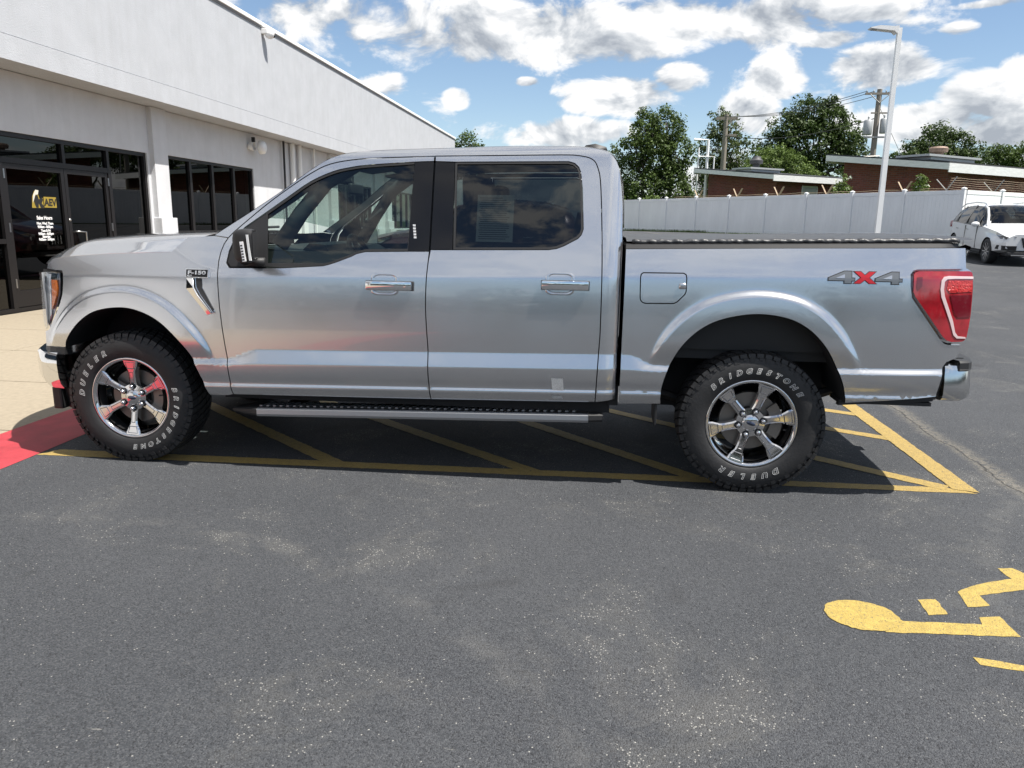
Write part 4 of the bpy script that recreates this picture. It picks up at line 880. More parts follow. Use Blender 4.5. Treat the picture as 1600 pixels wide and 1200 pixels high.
def pdist(x, z, pl):
    best = 9.0
    for i in range(0, len(pl)-1):
        ax, az = pl[i]; bx, bz = pl[i+1]; dx, dz = bx-ax, bz-az; q = dx*dx+dz*dz
        t = 0 if q == 0 else max(0, min(1, ((x-ax)*dx+(z-az)*dz)/q)); d = (x-ax-dx*t)**2+(z-az-dz*t)**2
        if d < best: best = d
    return math.sqrt(best)
AFC, ARC = ARCH_F, ARCH_R
def flare(x, z):
    if -0.62 < x < 0.75 and z > 0.55: d = pdist(x, z, AFC); fade = sstep(0.62, 0.80, z)
    elif 3.0 < x < 4.4 and z > 0.55: d = pdist(x, z, ARC); fade = sstep(0.70, 0.86, z)
    else: return 0.0
    if d > 0.16: return 0.0
    return fade*(0.017*(1-sstep(0.090, 0.130, d)) + 0.005*(1-sstep(0.0, 0.16, d)))
def side_w(x, z, cab=False):
    zr = z-0.0196*(x-1.87); zl = lerp_tab(ZL, x)
    if zr >= zl: w = UP(zr)
    elif zr <= 0.668: w = LO(zr)
    else:
        s = (zr-0.668)/(zl-0.668); e_ = 0.14; s = (s*s/(2*e_) if s < e_ else (1-e_-(1-s)**2/(2*e_)) if s > 1-e_ else s-e_/2)/(1-e_); w = LO(0.668)*(1-s)+UP(zl)*s
    if x < 0.55: w -= 0.085*((0.55-x)/1.12)**2.3
    if x < -0.42: w -= 0.9*(-0.42-x)**2
    if x > 4.40: w -= 0.035*((x-4.40)/0.32)**2.2
    if cab and x > 2.845:
        t = min(1.0, (x-2.845)/0.10); w -= 0.075*(1-math.sqrt(max(0, 1-t*t*0.96)))
    return w + flare(x, z)
def side_n(x, z, cab=False):
    h = 0.0035
    gx = (side_w(x+h, z, cab)-side_w(x-h, z, cab))/(2*h); gz_ = (side_w(x, z+h, cab)-side_w(x, z-h, cab))/(2*h)
    return Vector((-gx, 1.0, -gz_)).normalized()
def inpoly(x, z, P):
    c = False; j = len(P)-1
    for i in range(len(P)):
        xi, zi = P[i]; xj, zj = P[j]
        if (zi > z) != (zj > z) and x < (xj-xi)*(z-zi)/(zj-zi)+xi: c = not c
        j = i
    return c
def area(P): return 0.5*sum(P[i][0]*P[(i+1) % len(P)][1]-P[(i+1) % len(P)][0]*P[i][1] for i in range(len(P)))
def offset_poly(P, d):
    """positive d shrinks"""
    if area(P) < 0: P = P[::-1]
    n = len(P); out = []
    for i in range(n):
        a = Vector(P[i-1]); b = Vector(P[i]); c = Vector(P[(i+1) % n]); e1 = (b-a).normalized(); e2 = (c-b).normalized()
        n1 = Vector((-e1.y, e1.x)); n2 = Vector((-e2.y, e2.x)); m_ = n1+n2
        if m_.length < 1e-6: m_ = n1
        m_.normalize(); k = d/max(0.4, m_.dot(n1)); out.append((b.x+m_.x*k, b.y+m_.y*k))
    return out
def densify(P, s):
    out = []
    for i in range(len(P)):
        a = Vector(P[i]); b = Vector(P[(i+1) % len(P)]); k = max(1, math.ceil((b-a).length/s))
        for q in range(k): p = a.lerp(b, q/k); out.append((p.x, p.y))
    return out
ZLEV = [.44, .46, .475, .49, .50, .512, .522, .532, .541, .549, .557, .57, .59, .615, .64, .655, .666, .672, .678, .684, .69, .696, .702, .709, .717, .727, .738, .747, .753, .758, .763, .768, .776, .80, .84, .88, .92, .96, 1.0, 1.04, 1.08, 1.11, 1.135, 1.155, 1.165, 1.173, 1.18, 1.187, 1.195, 1.205, 1.215, 1.235, 1.26, 1.285, 1.31, 1.335, 1.36, 1.40, 1.45, 1.5, 1.55, 1.6, 1.65, 1.7, 1.75, 1.79, 1.82, 1.84, 1.855, 1.868, 1.88, 1.89, 1.898, 1.905, 1.911]
def cdt(outer, holes=(), step=0.035, fine=None, bstep=0.02):
    loops = [densify(outer, bstep)] + [densify(h, bstep) for h in holes]
    pts = []; edges = []
    for lp_ in loops:
        k = len(pts); pts += lp_; n = len(lp_); edges += [(k+i, k+(i+1) % n) for i in range(n)]
    xs = [p[0] for p in loops[0]]; zs = [p[1] for p in loops[0]]; x = min(xs)+step*0.5; nbp = len(pts); cand = []
    bp = set((round(p[0]/0.02), round(p[1]/0.02)) for p in pts)
    def add(x, z):
        if not (min(zs) < z < max(zs)): return
        if not inpoly(x, z, loops[0]): return
        for h in loops[1:]:
            if inpoly(x, z, h): return
        cx, cz = round(x/0.02), round(z/0.02)
        for i in (-1, 0, 1):
            for j in (-1, 0, 1):
                if (cx+i, cz+j) in bp:
                    for p in pts[:nbp]:
                        if (p[0]-x)**2+(p[1]-z)**2 < 0.007**2: return
                    break
        cand.append((x, z))
    while x < max(xs):
        for zr in ZLEV: add(x, zr+0.0196*(x-1.87))
        x += step
    if fine:
        for (x, z) in fine: add(x, z)
    vv, ee, ff, *_ = geometry.delaunay_2d_cdt([Vector(p) for p in pts+cand], edges, [], 0, 1e-6)
    tris = []
    for t in ff:
        cx = sum(vv[i].x for i in t)/3; cz = sum(vv[i].y for i in t)/3
        if inpoly(cx, cz, loops[0]) and not any(inpoly(cx, cz, h) for h in loops[1:]): tris.append(tuple(t))
    return [(v.x, v.y) for v in vv], tris
def flare_pts():
    out = []
    for pl, cx, cz in ((densify(ARCH_F, 0.012)[:-1], 0.03, .45), (densify(ARCH_R, 0.012)[:-1], 3.67, .45)):
        for i in range(0, len(pl), 1):
            x, z = pl[i]
            if z < 0.56 or min((x-p[0])**2+(z-p[1])**2 for p in (ARCH_F+ARCH_R)) > 0.02**2: continue
            d = Vector((x-cx, z-cz)).normalized()
            for o in (0.03, 0.06, 0.085, 0.095, 0.103, 0.112, 0.121, 0.13, 0.14, 0.155): out.append((x+d.x*o, z+d.y*o))
    return out
FPTS = flare_pts()
def skin(name, outer, holes, m, parent, off=0.0, thick=0.03, inset=0.003, cab=False, sides=(-1, 1), fine=None, step=0.035, label=None):
    """body-side panel following the side surface, with its edges turned in"""
    outer = offset_poly(outer, inset); holes = [offset_poly(h, -inset) for h in holes]
    pts, tris = cdt(outer, holes, step, fine)
    ecount = {}
    for t in tris:
        for i in range(3):
            a, b = t[i], t[(i+1) % 3]; k = (min(a, b), max(a, b)); ecount[k] = ecount.get(k, 0)+1
            ecount[('d', k)] = (a, b)
    bed = [ecount[('d', k)] for k, c in ecount.items() if isinstance(c, int) and c == 1]
    Ws = [side_w(x, z, cab)+off for x, z in pts]; Ns = [side_n(x, z, cab) for x, z in pts]; obs = []
    for s in sides:
        v = [(x, s*w, z) for (x, z), w in zip(pts, Ws)]; nn = [Vector((q.x, s*q.y, q.z)) for q in Ns]
        f = []
        for t in tris:
            a, b, c = (Vector(v[i]) for i in t); 
            f.append(t if (b-a).cross(c-a).y*s > 0 else t[::-1])
        if thick > 0:
            base = len(v)
            for k, (a, b) in enumerate(bed):
                pa, pb = v[a], v[b]; o0 = len(v)
                e_ = Vector(pb)-Vector(pa); en = Vector((e_.z, 0, -e_.x)).normalized(); mid = (Vector(pa)+Vector(pb))/2
                v += [pa, pb, (pb[0], pb[1]-s*thick, pb[2]), (pa[0], pa[1]-s*thick, pa[2])]; f.append((o0, o0+1, o0+2, o0+3) if s < 0 else (o0+3, o0+2, o0+1, o0))
                fn = (Vector(v[o0+1])-Vector(v[o0])).cross(Vector(v[o0+2])-Vector(v[o0+1])).normalized()*(1 if s < 0 else -1); nn += [fn]*4
        o = part(name, v, f, m, parent, True, nn); obs.append(o)
    return obs
def patch(name, outer, m, parent, off=0.0, cab=False, sides=(-1, 1), holes=(), thick=0.006, step=0.05): return skin(name, outer, list(holes), m, parent, off, thick, 0.0, cab, sides, None, step)

fend_door = [(.678, .459), (.672, .55), (.665, .646), (.650, .75), (.637, .859), (.626, .98), (.620, 1.107), (.618, 1.18), (.621, 1.245), (.630, 1.295), (.646, 1.34), (.668, 1.374), (.699, 1.408)]
door_frame = catmull([(.699, 1.408), (.869, 1.554), (1.005, 1.657), (1.142, 1.749), (1.253, 1.801), (1.421, 1.829), (1.640, 1.840), (1.859, 1.847)], 4)
roof_sil = [(.577, 1.386), (.784, 1.52), (.977, 1.649), (1.112, 1.752)] + catmull([(1.112, 1.752), (1.223, 1.823), (1.341, 1.864), (1.551, 1.884), (1.925, 1.897), (2.257, 1.910), (2.60, 1.910), (2.74, 1.902), (2.820, 1.884), (2.872, 1.850), (2.905, 1.779), (2.928, 1.61), (2.936, 1.393)], 4)[1:]
b_shut = [(1.859, 1.848), (1.864, 1.576), (1.861, 1.32)] + catmull([(1.861, 1.32), (1.850, 1.15), (1.848, 1.002), (1.855, .87), (1.862, .771), (1.865, .619), (1.875, .476)], 3)[1:]
d2_edge = catmull([(2.401, 1.856), (2.60, 1.858), (2.68, 1.854), (2.75, 1.836), (2.784, 1.790), (2.806, 1.674), (2.827, 1.287), (2.831, .922), (2.827, .789), (2.817, .497)], 4)
OPEN1T = [(.669, 1.232), (.680, 1.30), (.709, 1.373), (.766, 1.437)] + catmull([(.878, 1.516), (1.013, 1.612), (1.141, 1.700), (1.272, 1.758), (1.373, 1.781), (1.473, 1.795), (1.744, 1.814), (1.859, 1.818)], 3)
OPEN1B = [(1.861, 1.320), (1.744, 1.318), (1.490, 1.311), (1.440, 1.299), (1.411, 1.284), (1.326, 1.251), (1.280, 1.236), (1.248, 1.228), (1.002, 1.211), (.688, 1.206)]
P_FENDER = [(-.512, 1.197), (-.471, 1.234), (-.354, 1.251), (-.08, 1.272), (.15, 1.283), (.322, 1.290), (.419, 1.376), (.577, 1.386), (.668, 1.374)] + fend_door[:-2][::-1] + [(.640, .450)] + ARCH_F[::-1] + [(-.429, .693), (-.565, .697), (-.560, .792), (-.525, .804), (-.454, .907), (-.420, .97), (-.399, 1.024), (-.390, 1.09), (-.389, 1.139), (-.397, 1.161), (-.515, 1.168)]
P_DOOR1 = fend_door + door_frame[1:] + OPEN1T[::-1] + OPEN1B[::-1][:0] + [(.688, 1.206)] + OPEN1B[::-1][1:] + b_shut[3:]
P_DOOR2T = [(1.864, 1.818), (1.979, 1.815), (2.40, 1.819), (2.622, 1.821), (2.655, 1.812), (2.678, 1.792), (2.690, 1.765), (2.704, 1.675), (2.717, 1.455), (2.708, 1.425), (2.690, 1.404), (2.612, 1.362), (2.575, 1.348), (2.532, 1.341), (1.995, 1.331), (1.866, 1.329)]
P_DOOR2 = [(1.864, 1.848)] + d2_edge + b_shut[3:][::-1] + P_DOOR2T[::-1]
P_CAB = roof_sil + [(2.934, 1.328), (2.935, 1.032), (2.933, .792), (2.932, .517)] + d2_edge[::-1] + [(1.864, 1.848), (1.859, 1.847)] + door_frame[::-1][1:] + [(.668, 1.374)]
FUEL = [(3.052, 1.228), (3.268, 1.230), (3.281, 1.222), (3.285, 1.205), (3.285, 1.135), (3.280, 1.118), (3.240, 1.076), (3.222, 1.067), (3.070, 1.064), (3.054, 1.069), (3.043, 1.082), (3.040, 1.10), (3.038, 1.20), (3.041, 1.22)]
P_BED = [(2.952, 1.354), (3.856, 1.374), (4.60, 1.388), (4.722, 1.390), (4.726, 1.279), (4.468, 1.272), (4.448, 1.266), (4.436, 1.248), (4.440, 1.19), (4.452, 1.128), (4.535, 1.020), (4.615, .918), (4.640, .894), (4.664, .886), (4.737, .886), (4.735, .85), (4.722, .812), (4.668, .790), (4.652, .765), (4.631, .603), (4.30, .566), (4.162, .552)] + ARCH_R[::-1] + [(3.184, .503), (2.947, .492)]
skin('fender', P_FENDER, [], MT['silver'], TRUCK, fine=[p for p in FPTS if p[0] < 1])
D1 = skin('front_door', P_DOOR1, [], MT['silver'], TRUCK)
D2 = skin('rear_door', P_DOOR2, [], MT['silver'], TRUCK)
skin('cab_frame', P_CAB, [], MT['silver'], TRUCK, cab=True, step=0.022)
BEDS = skin('bed_side', P_BED, [FUEL], MT['silver'], TRUCK, fine=[p for p in FPTS if p[0] > 1])
fd = skin('fuel_door', FUEL, [], MT['silver'], TRUCK, sides=(-1,), step=0.03)[0]
m_ = MB(); m_.box(3.245, 3.283, -0.992, -0.968, 1.146, 1.178, 0.008); m_.build('finger_notch', MT['silver'], fd, True)
# dark inner shell seen through the shut lines
for nm, P in (('inner_shell', offset_poly(P_FENDER, 0.012)), ('inner_shell', [(.60, .47), (.60, 1.20), (.68, 1.30), (2.90, 1.33), (2.90, .52)]), ('inner_shell', offset_poly(P_BED, 0.012))):
    patch(nm, P, MT['well'], TRUCK, off=-0.034, thick=0.0, step=0.12)
# glazing
SAIL = [(.672, 1.236), (.683, 1.299), (.712, 1.371), (.768, 1.434), (.878, 1.512), (.893, 1.513), (.912, 1.232), (.91, 1.214), (.692, 1.210)]
patch('mirror_sail', offset_poly(SAIL, 0.002), MT['black'], D1[0], off=-0.004, sides=(-1,)); patch('mirror_sail', offset_poly(SAIL, 0.002), MT['black'], D1[1], off=-0.004, sides=(1,))
WIN1 = [(.915, 1.236), (.895, 1.512)] + catmull([(1.021, 1.601), (1.147, 1.689), (1.276, 1.746), (1.375, 1.769), (1.473, 1.782), (1.744, 1.802)], 3) + [(1.734, 1.331), (1.490, 1.324), (1.445, 1.312), (1.411, 1.296), (1.326, 1.264), (1.285, 1.249), (1.248, 1.241)]
WIN2 = [(1.992, 1.803), (2.40, 1.808), (2.618, 1.810), (2.648, 1.802), (2.668, 1.785), (2.679, 1.762), (2.693, 1.673), (2.706, 1.455), (2.698, 1.433), (2.681, 1.414), (2.606, 1.374), (2.57, 1.360), (2.532, 1.353), (2.008, 1.343)]
RING1 = [(.893, 1.220), (.880, 1.517)] + OPEN1T[4:-1] + [(1.745, 1.814), (1.738, 1.318)] + OPEN1B[2:-1]
RING2 = [(1.979, 1.815)] + P_DOOR2T[2:-1]
for i, s in enumerate((-1, 1)):
    patch('window_seal', offset_poly(RING1, 0.001), MT['black'], D1[i], off=-0.003, sides=(s,), holes=[WIN1]); patch('window_glass', offset_poly(WIN1, -0.006), MT['glass_clear'], D1[i], off=-0.011, sides=(s,), thick=0)
    patch('window_seal', offset_poly(RING2, 0.001), MT['black'], D2[i], off=-0.003, sides=(s,), holes=[WIN2]); patch('window_glass', offset_poly(WIN2, -0.006), MT['glass_dark'], D2[i], off=-0.011, sides=(s,), thick=0)
    patch('pillar_trim', [(1.747, 1.812), (1.856, 1.816), (1.857, 1.321), (1.737, 1.319)], MT['gloss_black'], D1[i], off=-0.002, sides=(s,))
    patch('pillar_trim', [(1.867, 1.816), (1.977, 1.812), (1.991, 1.333), (1.868, 1.331)], MT['gloss_black'], D2[i], off=-0.002, sides=(s,))
# keypad squares on the front pillar trim
kx = 1.778
for k in range(5):
    x, z = 1.765+0.004*(4-k)*0.6, 1.395+0.0165*k; y = -side_w(x, z)+0.0005
    m_ = MB(); m_.box(x-0.0075, x+0.0075, y-0.002, y, z-0.0055, z+0.0055); m_.build('keypad_button', MT['sign_white'], D1[0])
# printed sheet inside the rear window
pp = [(2.118, 1.635), (2.326, 1.635), (2.326, 1.377), (2.118, 1.377)]
MT['paper'] = mat('printed_sheet', (0.62, 0.66, 0.62), 0.7)
def on_side(x, z, off): return Vector((x, -(side_w(x, z)+off), z))
WS = part('window_sheet', [on_side(x, z, -0.016) for x, z in pp], [(0, 1, 2, 3)], MT['paper'], D2[0])
m_ = MB()
for k in range(20):
    z = 1.618-0.0118*k; x0 = 2.13+0.004*(k % 3); x1 = 2.31-0.03*rng.random() if k else 2.26
    m_.add([on_side(a, b, -0.0155) for a, b in ((x0, z-0.002), (x1, z-0.002), (x1, z+0.002), (x0, z+0.002))], [(0, 1, 2, 3)])
o_ = m_.build('print_lines', mat('print_grey', (0.12, 0.13, 0.13), 0.8), D2[0], fix=False); o_['kind'] = 'stuff'

# roof, windscreen and cab back: one loft across the cab along the roof line
def cross(x, z, t, n, crown, nrm, cab=True):
    w = side_w(x, z, cab); return [(x+nrm[0]*crown*(1-(s*s)), s*w, z+nrm[1]*crown*(1-s*s)) for s in [math.sin(math.pi/2*(-1+2*i/n)) for i in range(n+1)]]
def loft(name, rows, m, parent, smooth=True, flip=False):
    n = len(rows[0]); v = [p for r_ in rows for p in r_]; f = [(j*n+i, j*n+i+1, (j+1)*n+i+1, (j+1)*n+i) for j in range(len(rows)-1) for i in range(n-1)]
    if flip: f = [q[::-1] for q in f]
    return part(name, v, f, m, parent, smooth)
i0 = min(range(len(roof_sil)), key=lambda i: abs(roof_sil[i][0]-1.30)); i1 = min(range(len(roof_sil)), key=lambda i: abs(roof_sil[i][0]-2.86))
def rn(i):
    a = Vector(roof_sil[max(0, i-1)]); b = Vector(roof_sil[min(len(roof_sil)-1, i+1)]); d = (b-a).normalized(); return (-d.y, d.x)
rows = []
for i in range(i0, i1+1):
    x, z = roof_sil[i]; k = sstep(1.2, 1.6, x)*sstep(2.90, 2.7, x) if False else 1.0
    rows.append(cross(x, z-0.001, 0, 24, 0.042, rn(i)))
ROOF = loft('roof', rows, MT['silver'], TRUCK, flip=True)
rows = [[(p[0]-0.0, p[1]*0.985, p[2]-0.05) for p in r_] for r_ in rows]; loft('headliner', rows, MT['headliner'], TRUCK)
# windscreen
wrow = []; prow = []
for t in [i/10 for i in range(11)]:
    x, z = lerp_tab([(a, a) for a in (0, 1)], t), 0
    px_ = 0.640+(1.300-0.640)*t; zz = lerp_tab(roof_sil[:i0+1], px_)-0.004
    d = Vector((0.72, 0.62)).normalized(); nrm = (-d.y, d.x); w = side_w(px_, zz, True)-0.045; cb = 0.16*(1-t)+0.05*t
    wrow.append([(px_+nrm[0]*cb*(1-s*s)+0.012, s*w, zz+nrm[1]*cb*0.55*(1-s*s)) for s in [-1+2*i/20 for i in range(21)]])
WSH = loft('windscreen', wrow, MT['glass_clear'], TRUCK)
for s in (-1, 1):
    r1 = [(r_[0][0], s*abs(r_[0][1]), r_[0][2]) for r_ in wrow]; r0 = []
    for t in [i/10 for i in range(11)]:
        px_ = 0.585+(1.300-0.585)*t; zz = lerp_tab(roof_sil[:i0+1], px_); r0.append((px_, s*(side_w(px_, zz, True)-0.001), zz))
    rr_ = [(a[0]+0.03, a[1]*0.93, a[2]-0.05) for a in r1]
    m_ = MB(); n_ = 11; m_.add(r0+r1+rr_, [(i, i+1, n_+i+1, n_+i) for i in range(10)]+[(n_+i, n_+i+1, 2*n_+i+1, 2*n_+i) for i in range(10)])
    m_.build('screen_pillar', MT['black'], TRUCK, True, 40)
    # inner pillar trim
    m_ = MB(); m_.tube([(0.93, s*0.80, 1.33), (1.06, s*0.775, 1.52), (1.2, s*0.72, 1.70), (1.38, s*0.66, 1.82)], [0.05, 0.045, 0.045, 0.05], 8); m_.build('pillar_lining', MT['int_grey'], TRUCK, True)
    m_ = MB(); m_.obox((1.87, s*0.795, 1.55), (0.10, 0, 0), (0, 0.03, 0.01), (0, -s*0.085, 0.27)); m_.build('pillar_lining', MT['int_grey'], TRUCK)
# cab back with rear window
rows = []
for i in range(i1, len(roof_sil)):
    x, z = roof_sil[i]; rows.append(cross(x, z-0.001, 0, 24, 0.02, (1, 0)))
for z in (1.2, 0.95, .6): rows.append(cross(2.934, z, 0, 24, 0.02, (1, 0)))
loft('cab_back', rows, MT['silver'], TRUCK, flip=True)
rows = []
for z in (1.80, 1.72, 1.62, 1.52, 1.46):
    x = [a for a, b in sorted(((a, b) for a, b in roof_sil if a > 2.8), key=lambda q: abs(q[1]-z))][0]; w = side_w(x, z, True)*0.74
    rows.append([(x+0.024-0.02*(j/6-1)**2*0.5, w*(j/6-1), z) for j in range(13)])
RW = loft('rear_window', rows, MT['gloss_black'], TRUCK, flip=True)
m_ = MB(); m_.prism([(2.66, 1.935), (2.70, 1.975), (2.76, 1.985), (2.83, 1.965), (2.845, 1.93)], 1, -0.09, 0.09); m_.build('brake_lamp', MT['black'], TRUCK, True)

# hood
EDGE = [(-.515, 1.192), (-.471, 1.234), (-.354, 1.251), (-.08, 1.272), (.15, 1.283), (.322, 1.290)]
rows = []
for t in [i/26 for i in range(27)]:
    row = []
    for j in range(33):
        s = -1+2*j/32; a = abs(s); xe = lerp_tab([(0, -.505), (1, .322)], t); ze = lerp_tab(EDGE, xe)-0.002
        we = side_w(xe, ze)-0.006
        fr = -0.40*(1-a**2.2)*(1-t)**1.0; bk = 0.13*(1-a**3)*t
        z = ze + (0.082*(1-a**3.2)+0.022*sstep(0.92, 0.70, a))*sstep(-0.02, 0.30, t)*(1.0-0.15*t) + 0.030*t*(1-a**6) - 0.03*(1-a**2)*(1-t)**3
        row.append((xe+fr+bk, s*we, z))
    rows.append(row)
HOOD = loft('hood', rows, MT['silver'], TRUCK)
# cowl and wipers
rows = []
for t in (0, 0.5, 1):
    row = []
    for j in range(17):
        s = -1+2*j/16; a = abs(s); row.append((0.33+0.13*(1-a**3)+t*(0.30-0.13*(1-a*a)*1.0), s*0.885, 1.322+0.045*t+0.02*(1-a**2)))
    rows.append(row)
loft('cowl', rows, MT['black'], TRUCK)
m_ = MB(); m_.tube([(0.52, -0.62, 1.405), (0.50, -0.2, 1.425), (0.48, 0.25, 1.43)], 0.010, 6); m_.tube([(0.52, -0.6, 1.40), (0.56, -0.62, 1.375)], 0.015, 6); m_.build('wiper', MT['black'], TRUCK)

# front face: grille, lamps, bumper
def sweep(path, prof, close=True):
    """path: (x, y, nx, ny); prof: (outward, z)"""
    v = []; f = []; m = len(prof)
    for (x, y, nx, ny) in path:
        for (o, z) in prof: v.append((x+nx*o, y+ny*o, z))
    for i in range(len(path)-1):
        for k in range(m if close else m-1): f.append((i*m+k, i*m+(k+1) % m, (i+1)*m+(k+1) % m, (i+1)*m+k))
    if close: f += [tuple(range(m)), tuple((len(path)-1)*m+k for k in range(m))[::-1]]
    return v, f
def plan(pts):
    out = []
    for i, (x, y) in enumerate(pts):
        a = Vector(pts[max(0, i-1)]); b = Vector(pts[min(len(pts)-1, i+1)]); d = (b-a).normalized(); out.append((x, y, -abs(d.y) if True else 0, (1 if y > 0 else -1)*abs(d.x) if y != 0 else 0))
    return out
half = [(-.435, -.968), (-.50, -.958), (-.555, -.935), (-.592, -.900), (-.66, -.83), (-.74, -.68), (-.81, -.45), (-.85, -.2)]
fullp = half + [(-.86, 0)] + [(x, -y) for x, y in half[::-1]]
v, f = sweep(plan(fullp), [(-0.045, .672), (0.0, .672), (0.012, .655), (0.016, .60), (0.012, .52), (0.0, .478), (-0.022, .446), (-0.06, .442)]); m_ = MB(); m_.add(v, f); m_.build('front_bumper', MT['chrome'], TRUCK, True, 35)
v, f = sweep(plan([(x+0.04, y*0.985) for x, y in fullp]), [(-0.05, .70), (0.0, .70), (0.005, .66), (-0.05, .66)]); m_ = MB(); m_.add(v, f); m_.build('bumper_top_pad', MT['black'], TRUCK)
v, f = sweep(plan([(x+0.055, y*0.93) for x, y in fullp]), [(-0.05, .445), (0.0, .445), (-0.03, .30), (-0.06, .30)]); m_ = MB(); m_.add(v, f); m_.build('air_dam', MT['black'], TRUCK)
gp = plan([(-.56, -.70), (-.66, -.56), (-.76, -.33), (-.80, 0), (-.76, .33), (-.66, .56), (-.56, .70)])
v, f = sweep(gp, [(-0.05, 1.17), (0.02, 1.17), (0.03, .95), (0.02, .72), (-0.05, .72)]); m_ = MB(); m_.add(v, f); GR = m_.build('grille', MT['gloss_black'], TRUCK, True, 30)
for z in (1.10, 0.98, 0.86):
    v, f = sweep(gp, [(0.02, z+0.025), (0.05, z+0.018), (0.05, z-0.018), (0.02, z-0.025)]); m_ = MB(); m_.add(v, f); m_.build('grille_bar', MT['chrome'], GR, True, 30)
m_ = MB(); m_.lathe([(0, 0.0), (0.13, 0.0), (0.125, -0.018), (0, -0.022)], (-.852, 0, .98), 'X', 28); o_ = m_.build('emblem', mat('emblem_blue', (0.01, 0.03, 0.12), 0.2, coat=1), GR, True); 
for q in o_.data.vertices: q.co.z = (q.co.z-0.98)*0.42+0.98
HL = [(-.556, 1.147), (-.442, 1.147), (-.437, 1.10), (-.444, 1.022), (-.470, .955), (-.501, .900), (-.552, .812), (-.566, .84), (-.570, .898), (-.569, .992)]
MT['lens'] = glass('clear_lens', (0.93, 0.94, 0.95)); MT['amber'] = mat('amber_lens', (0.62, 0.15, 0.015), 0.12, coat=1.0, spec=0.8, bump=0.5, bscale=160)
MT['lamp_silver'] = mat('lamp_reflector', (0.72, 0.74, 0.76), 0.30, 0.45)
def front_arc(P):  # push towards the nose so the lamp wraps round the corner
    return P
for i, s in enumerate((-1, 1)):
    hs = patch('headlight', HL, MT['lamp_silver'], TRUCK, off=-0.035, sides=(s,))[0]
    patch('lamp_lens', offset_poly(HL, -0.004), MT['lens'], hs, off=-0.002, sides=(s,), thick=0.02)
    patch('side_marker', [(-.488, 1.105), (-.447, 1.105), (-.446, 1.05), (-.455, 1.01), (-.478, .955), (-.500, .925), (-.493, .99), (-.488, 1.05)], MT['amber'], hs, off=-0.014, sides=(s,), thick=0.02)
    patch('lamp_bezel', [(-.552, 1.143), (-.446, 1.143), (-.448, 1.112), (-.50, 1.108), (-.508, .99), (-.515, .895), (-.545, .825), (-.530, .90), (-.526, .99), (-.530, 1.11)], MT['chrome'], hs, off=-0.022, sides=(s,), thick=0.01)
    m_ = MB()
    pts = [(-.545, .885), (-.575, .80), (-.625, .68), (-.68, .55)]; v = []; f = []
    for k, (x, y) in enumerate(pts):
        zt, zb = 1.147, .82+0.05*k
        v += [(x, s*y, zt), (x, s*y, zb)]
    f = [(2*k, 2*k+1, 2*k+3, 2*k+2) for k in range(3)]; part('lamp_front', v, f, MT['lamp_silver'], hs)
    part('lamp_lens', [(x-0.012, y+s*0.004, z) for x, y, z in v], f, MT['lens'], hs)
    patch('lamp_gap', [(-.560, 1.166), (-.402, 1.160), (-.400, 1.150), (-.437, 1.152), (-.56, 1.154)], MT['black'], hs, off=-0.012, sides=(s,), thick=0)
    # fender vent with badge
    patch('vent_recess', [(.414, 1.207), (.568, 1.203), (.577, 1.150), (.520, 1.140), (.520, 1.098), (.596, .950), (.540, .926), (.408, 1.08)], MT['silver'], TRUCK, off=0.0035, sides=(s,), thick=0.004)
    vp = [(.427, 1.141), (.484, 1.143), (.488, 1.09), (.511, 1.048), (.586, .945), (.552, .934), (.424, 1.082)]; xo = [.424, .486, .490, .513, .588, .549, .424]
    # the blade stands proud at its rear edge, so it faces the nose
    offs = [0.002, 0.034, 0.034, 0.034, 0.022, 0.008, 0.002]; pv_ = [(x, s*(side_w(x, z)+o), z) for (x, z), o in zip(vp, offs)]; nv = len(vp)
    f_ = [(0, 1, 2, 6), (2, 3, 5, 6), (3, 4, 5)] if s < 0 else [(6, 2, 1, 0), (6, 5, 3, 2), (5, 4, 3)]
    pb_ = [(x, s*(side_w(x, z)), z) for x, z in vp]; m_ = MB(); m_.add(pv_+pb_, f_+[(k, (k+1) % nv, nv+(k+1) % nv, nv+k) for k in range(nv)]); VG = m_.build('fender_vent', MT['chrome'], TRUCK, False)
    patch('vent_slot', [(.487, 1.143), (.522, 1.143), (.524, 1.09), (.590, .965), (.589, .947), (.513, 1.050), (.491, 1.092)], MT['black'], VG, off=0.0045, sides=(s,), thick=0.004)
    m_ = MB(); m_.tube([(x, s*(side_w(x, z)+o+0.001), z) for (x, z), o in zip(vp[1:5], offs[1:5])], 0.004, 6); m_.build('vent_edge', MT['lamp_silver'], VG, True)
    BGp = patch('badge_plate', [(.427, 1.196), (.566, 1.196), (.566, 1.146), (.427, 1.146)], MT['chrome'], TRUCK, off=0.010, sides=(s,), thick=0.012)[0]
    patch('badge_face', [(.431, 1.192), (.562, 1.192), (.562, 1.150), (.431, 1.150)], MT['gloss_black'], BGp, off=0.0115, sides=(s,), thick=0.004)
    if s < 0:
        a, b = text_mesh('F-150', 0.040, '', None, None, None, None, None, mapf=lambda q: on_side(0.497+q.x*1.22, 1.1655+q.y*0.70, 0.0135+q.z), offset=0.0016); part('badge_letters', a, b, MT['chrome'], BGp)
        a, b = text_mesh('XLT', 0.016, '', None, None, None, None, None, align='LEFT', mapf=lambda q: on_side(0.437+q.x*1.1, 1.1525+q.y*0.75, 0.0135+q.z), offset=0.0008); part('badge_letters', a, b, MT['chrome'], BGp)
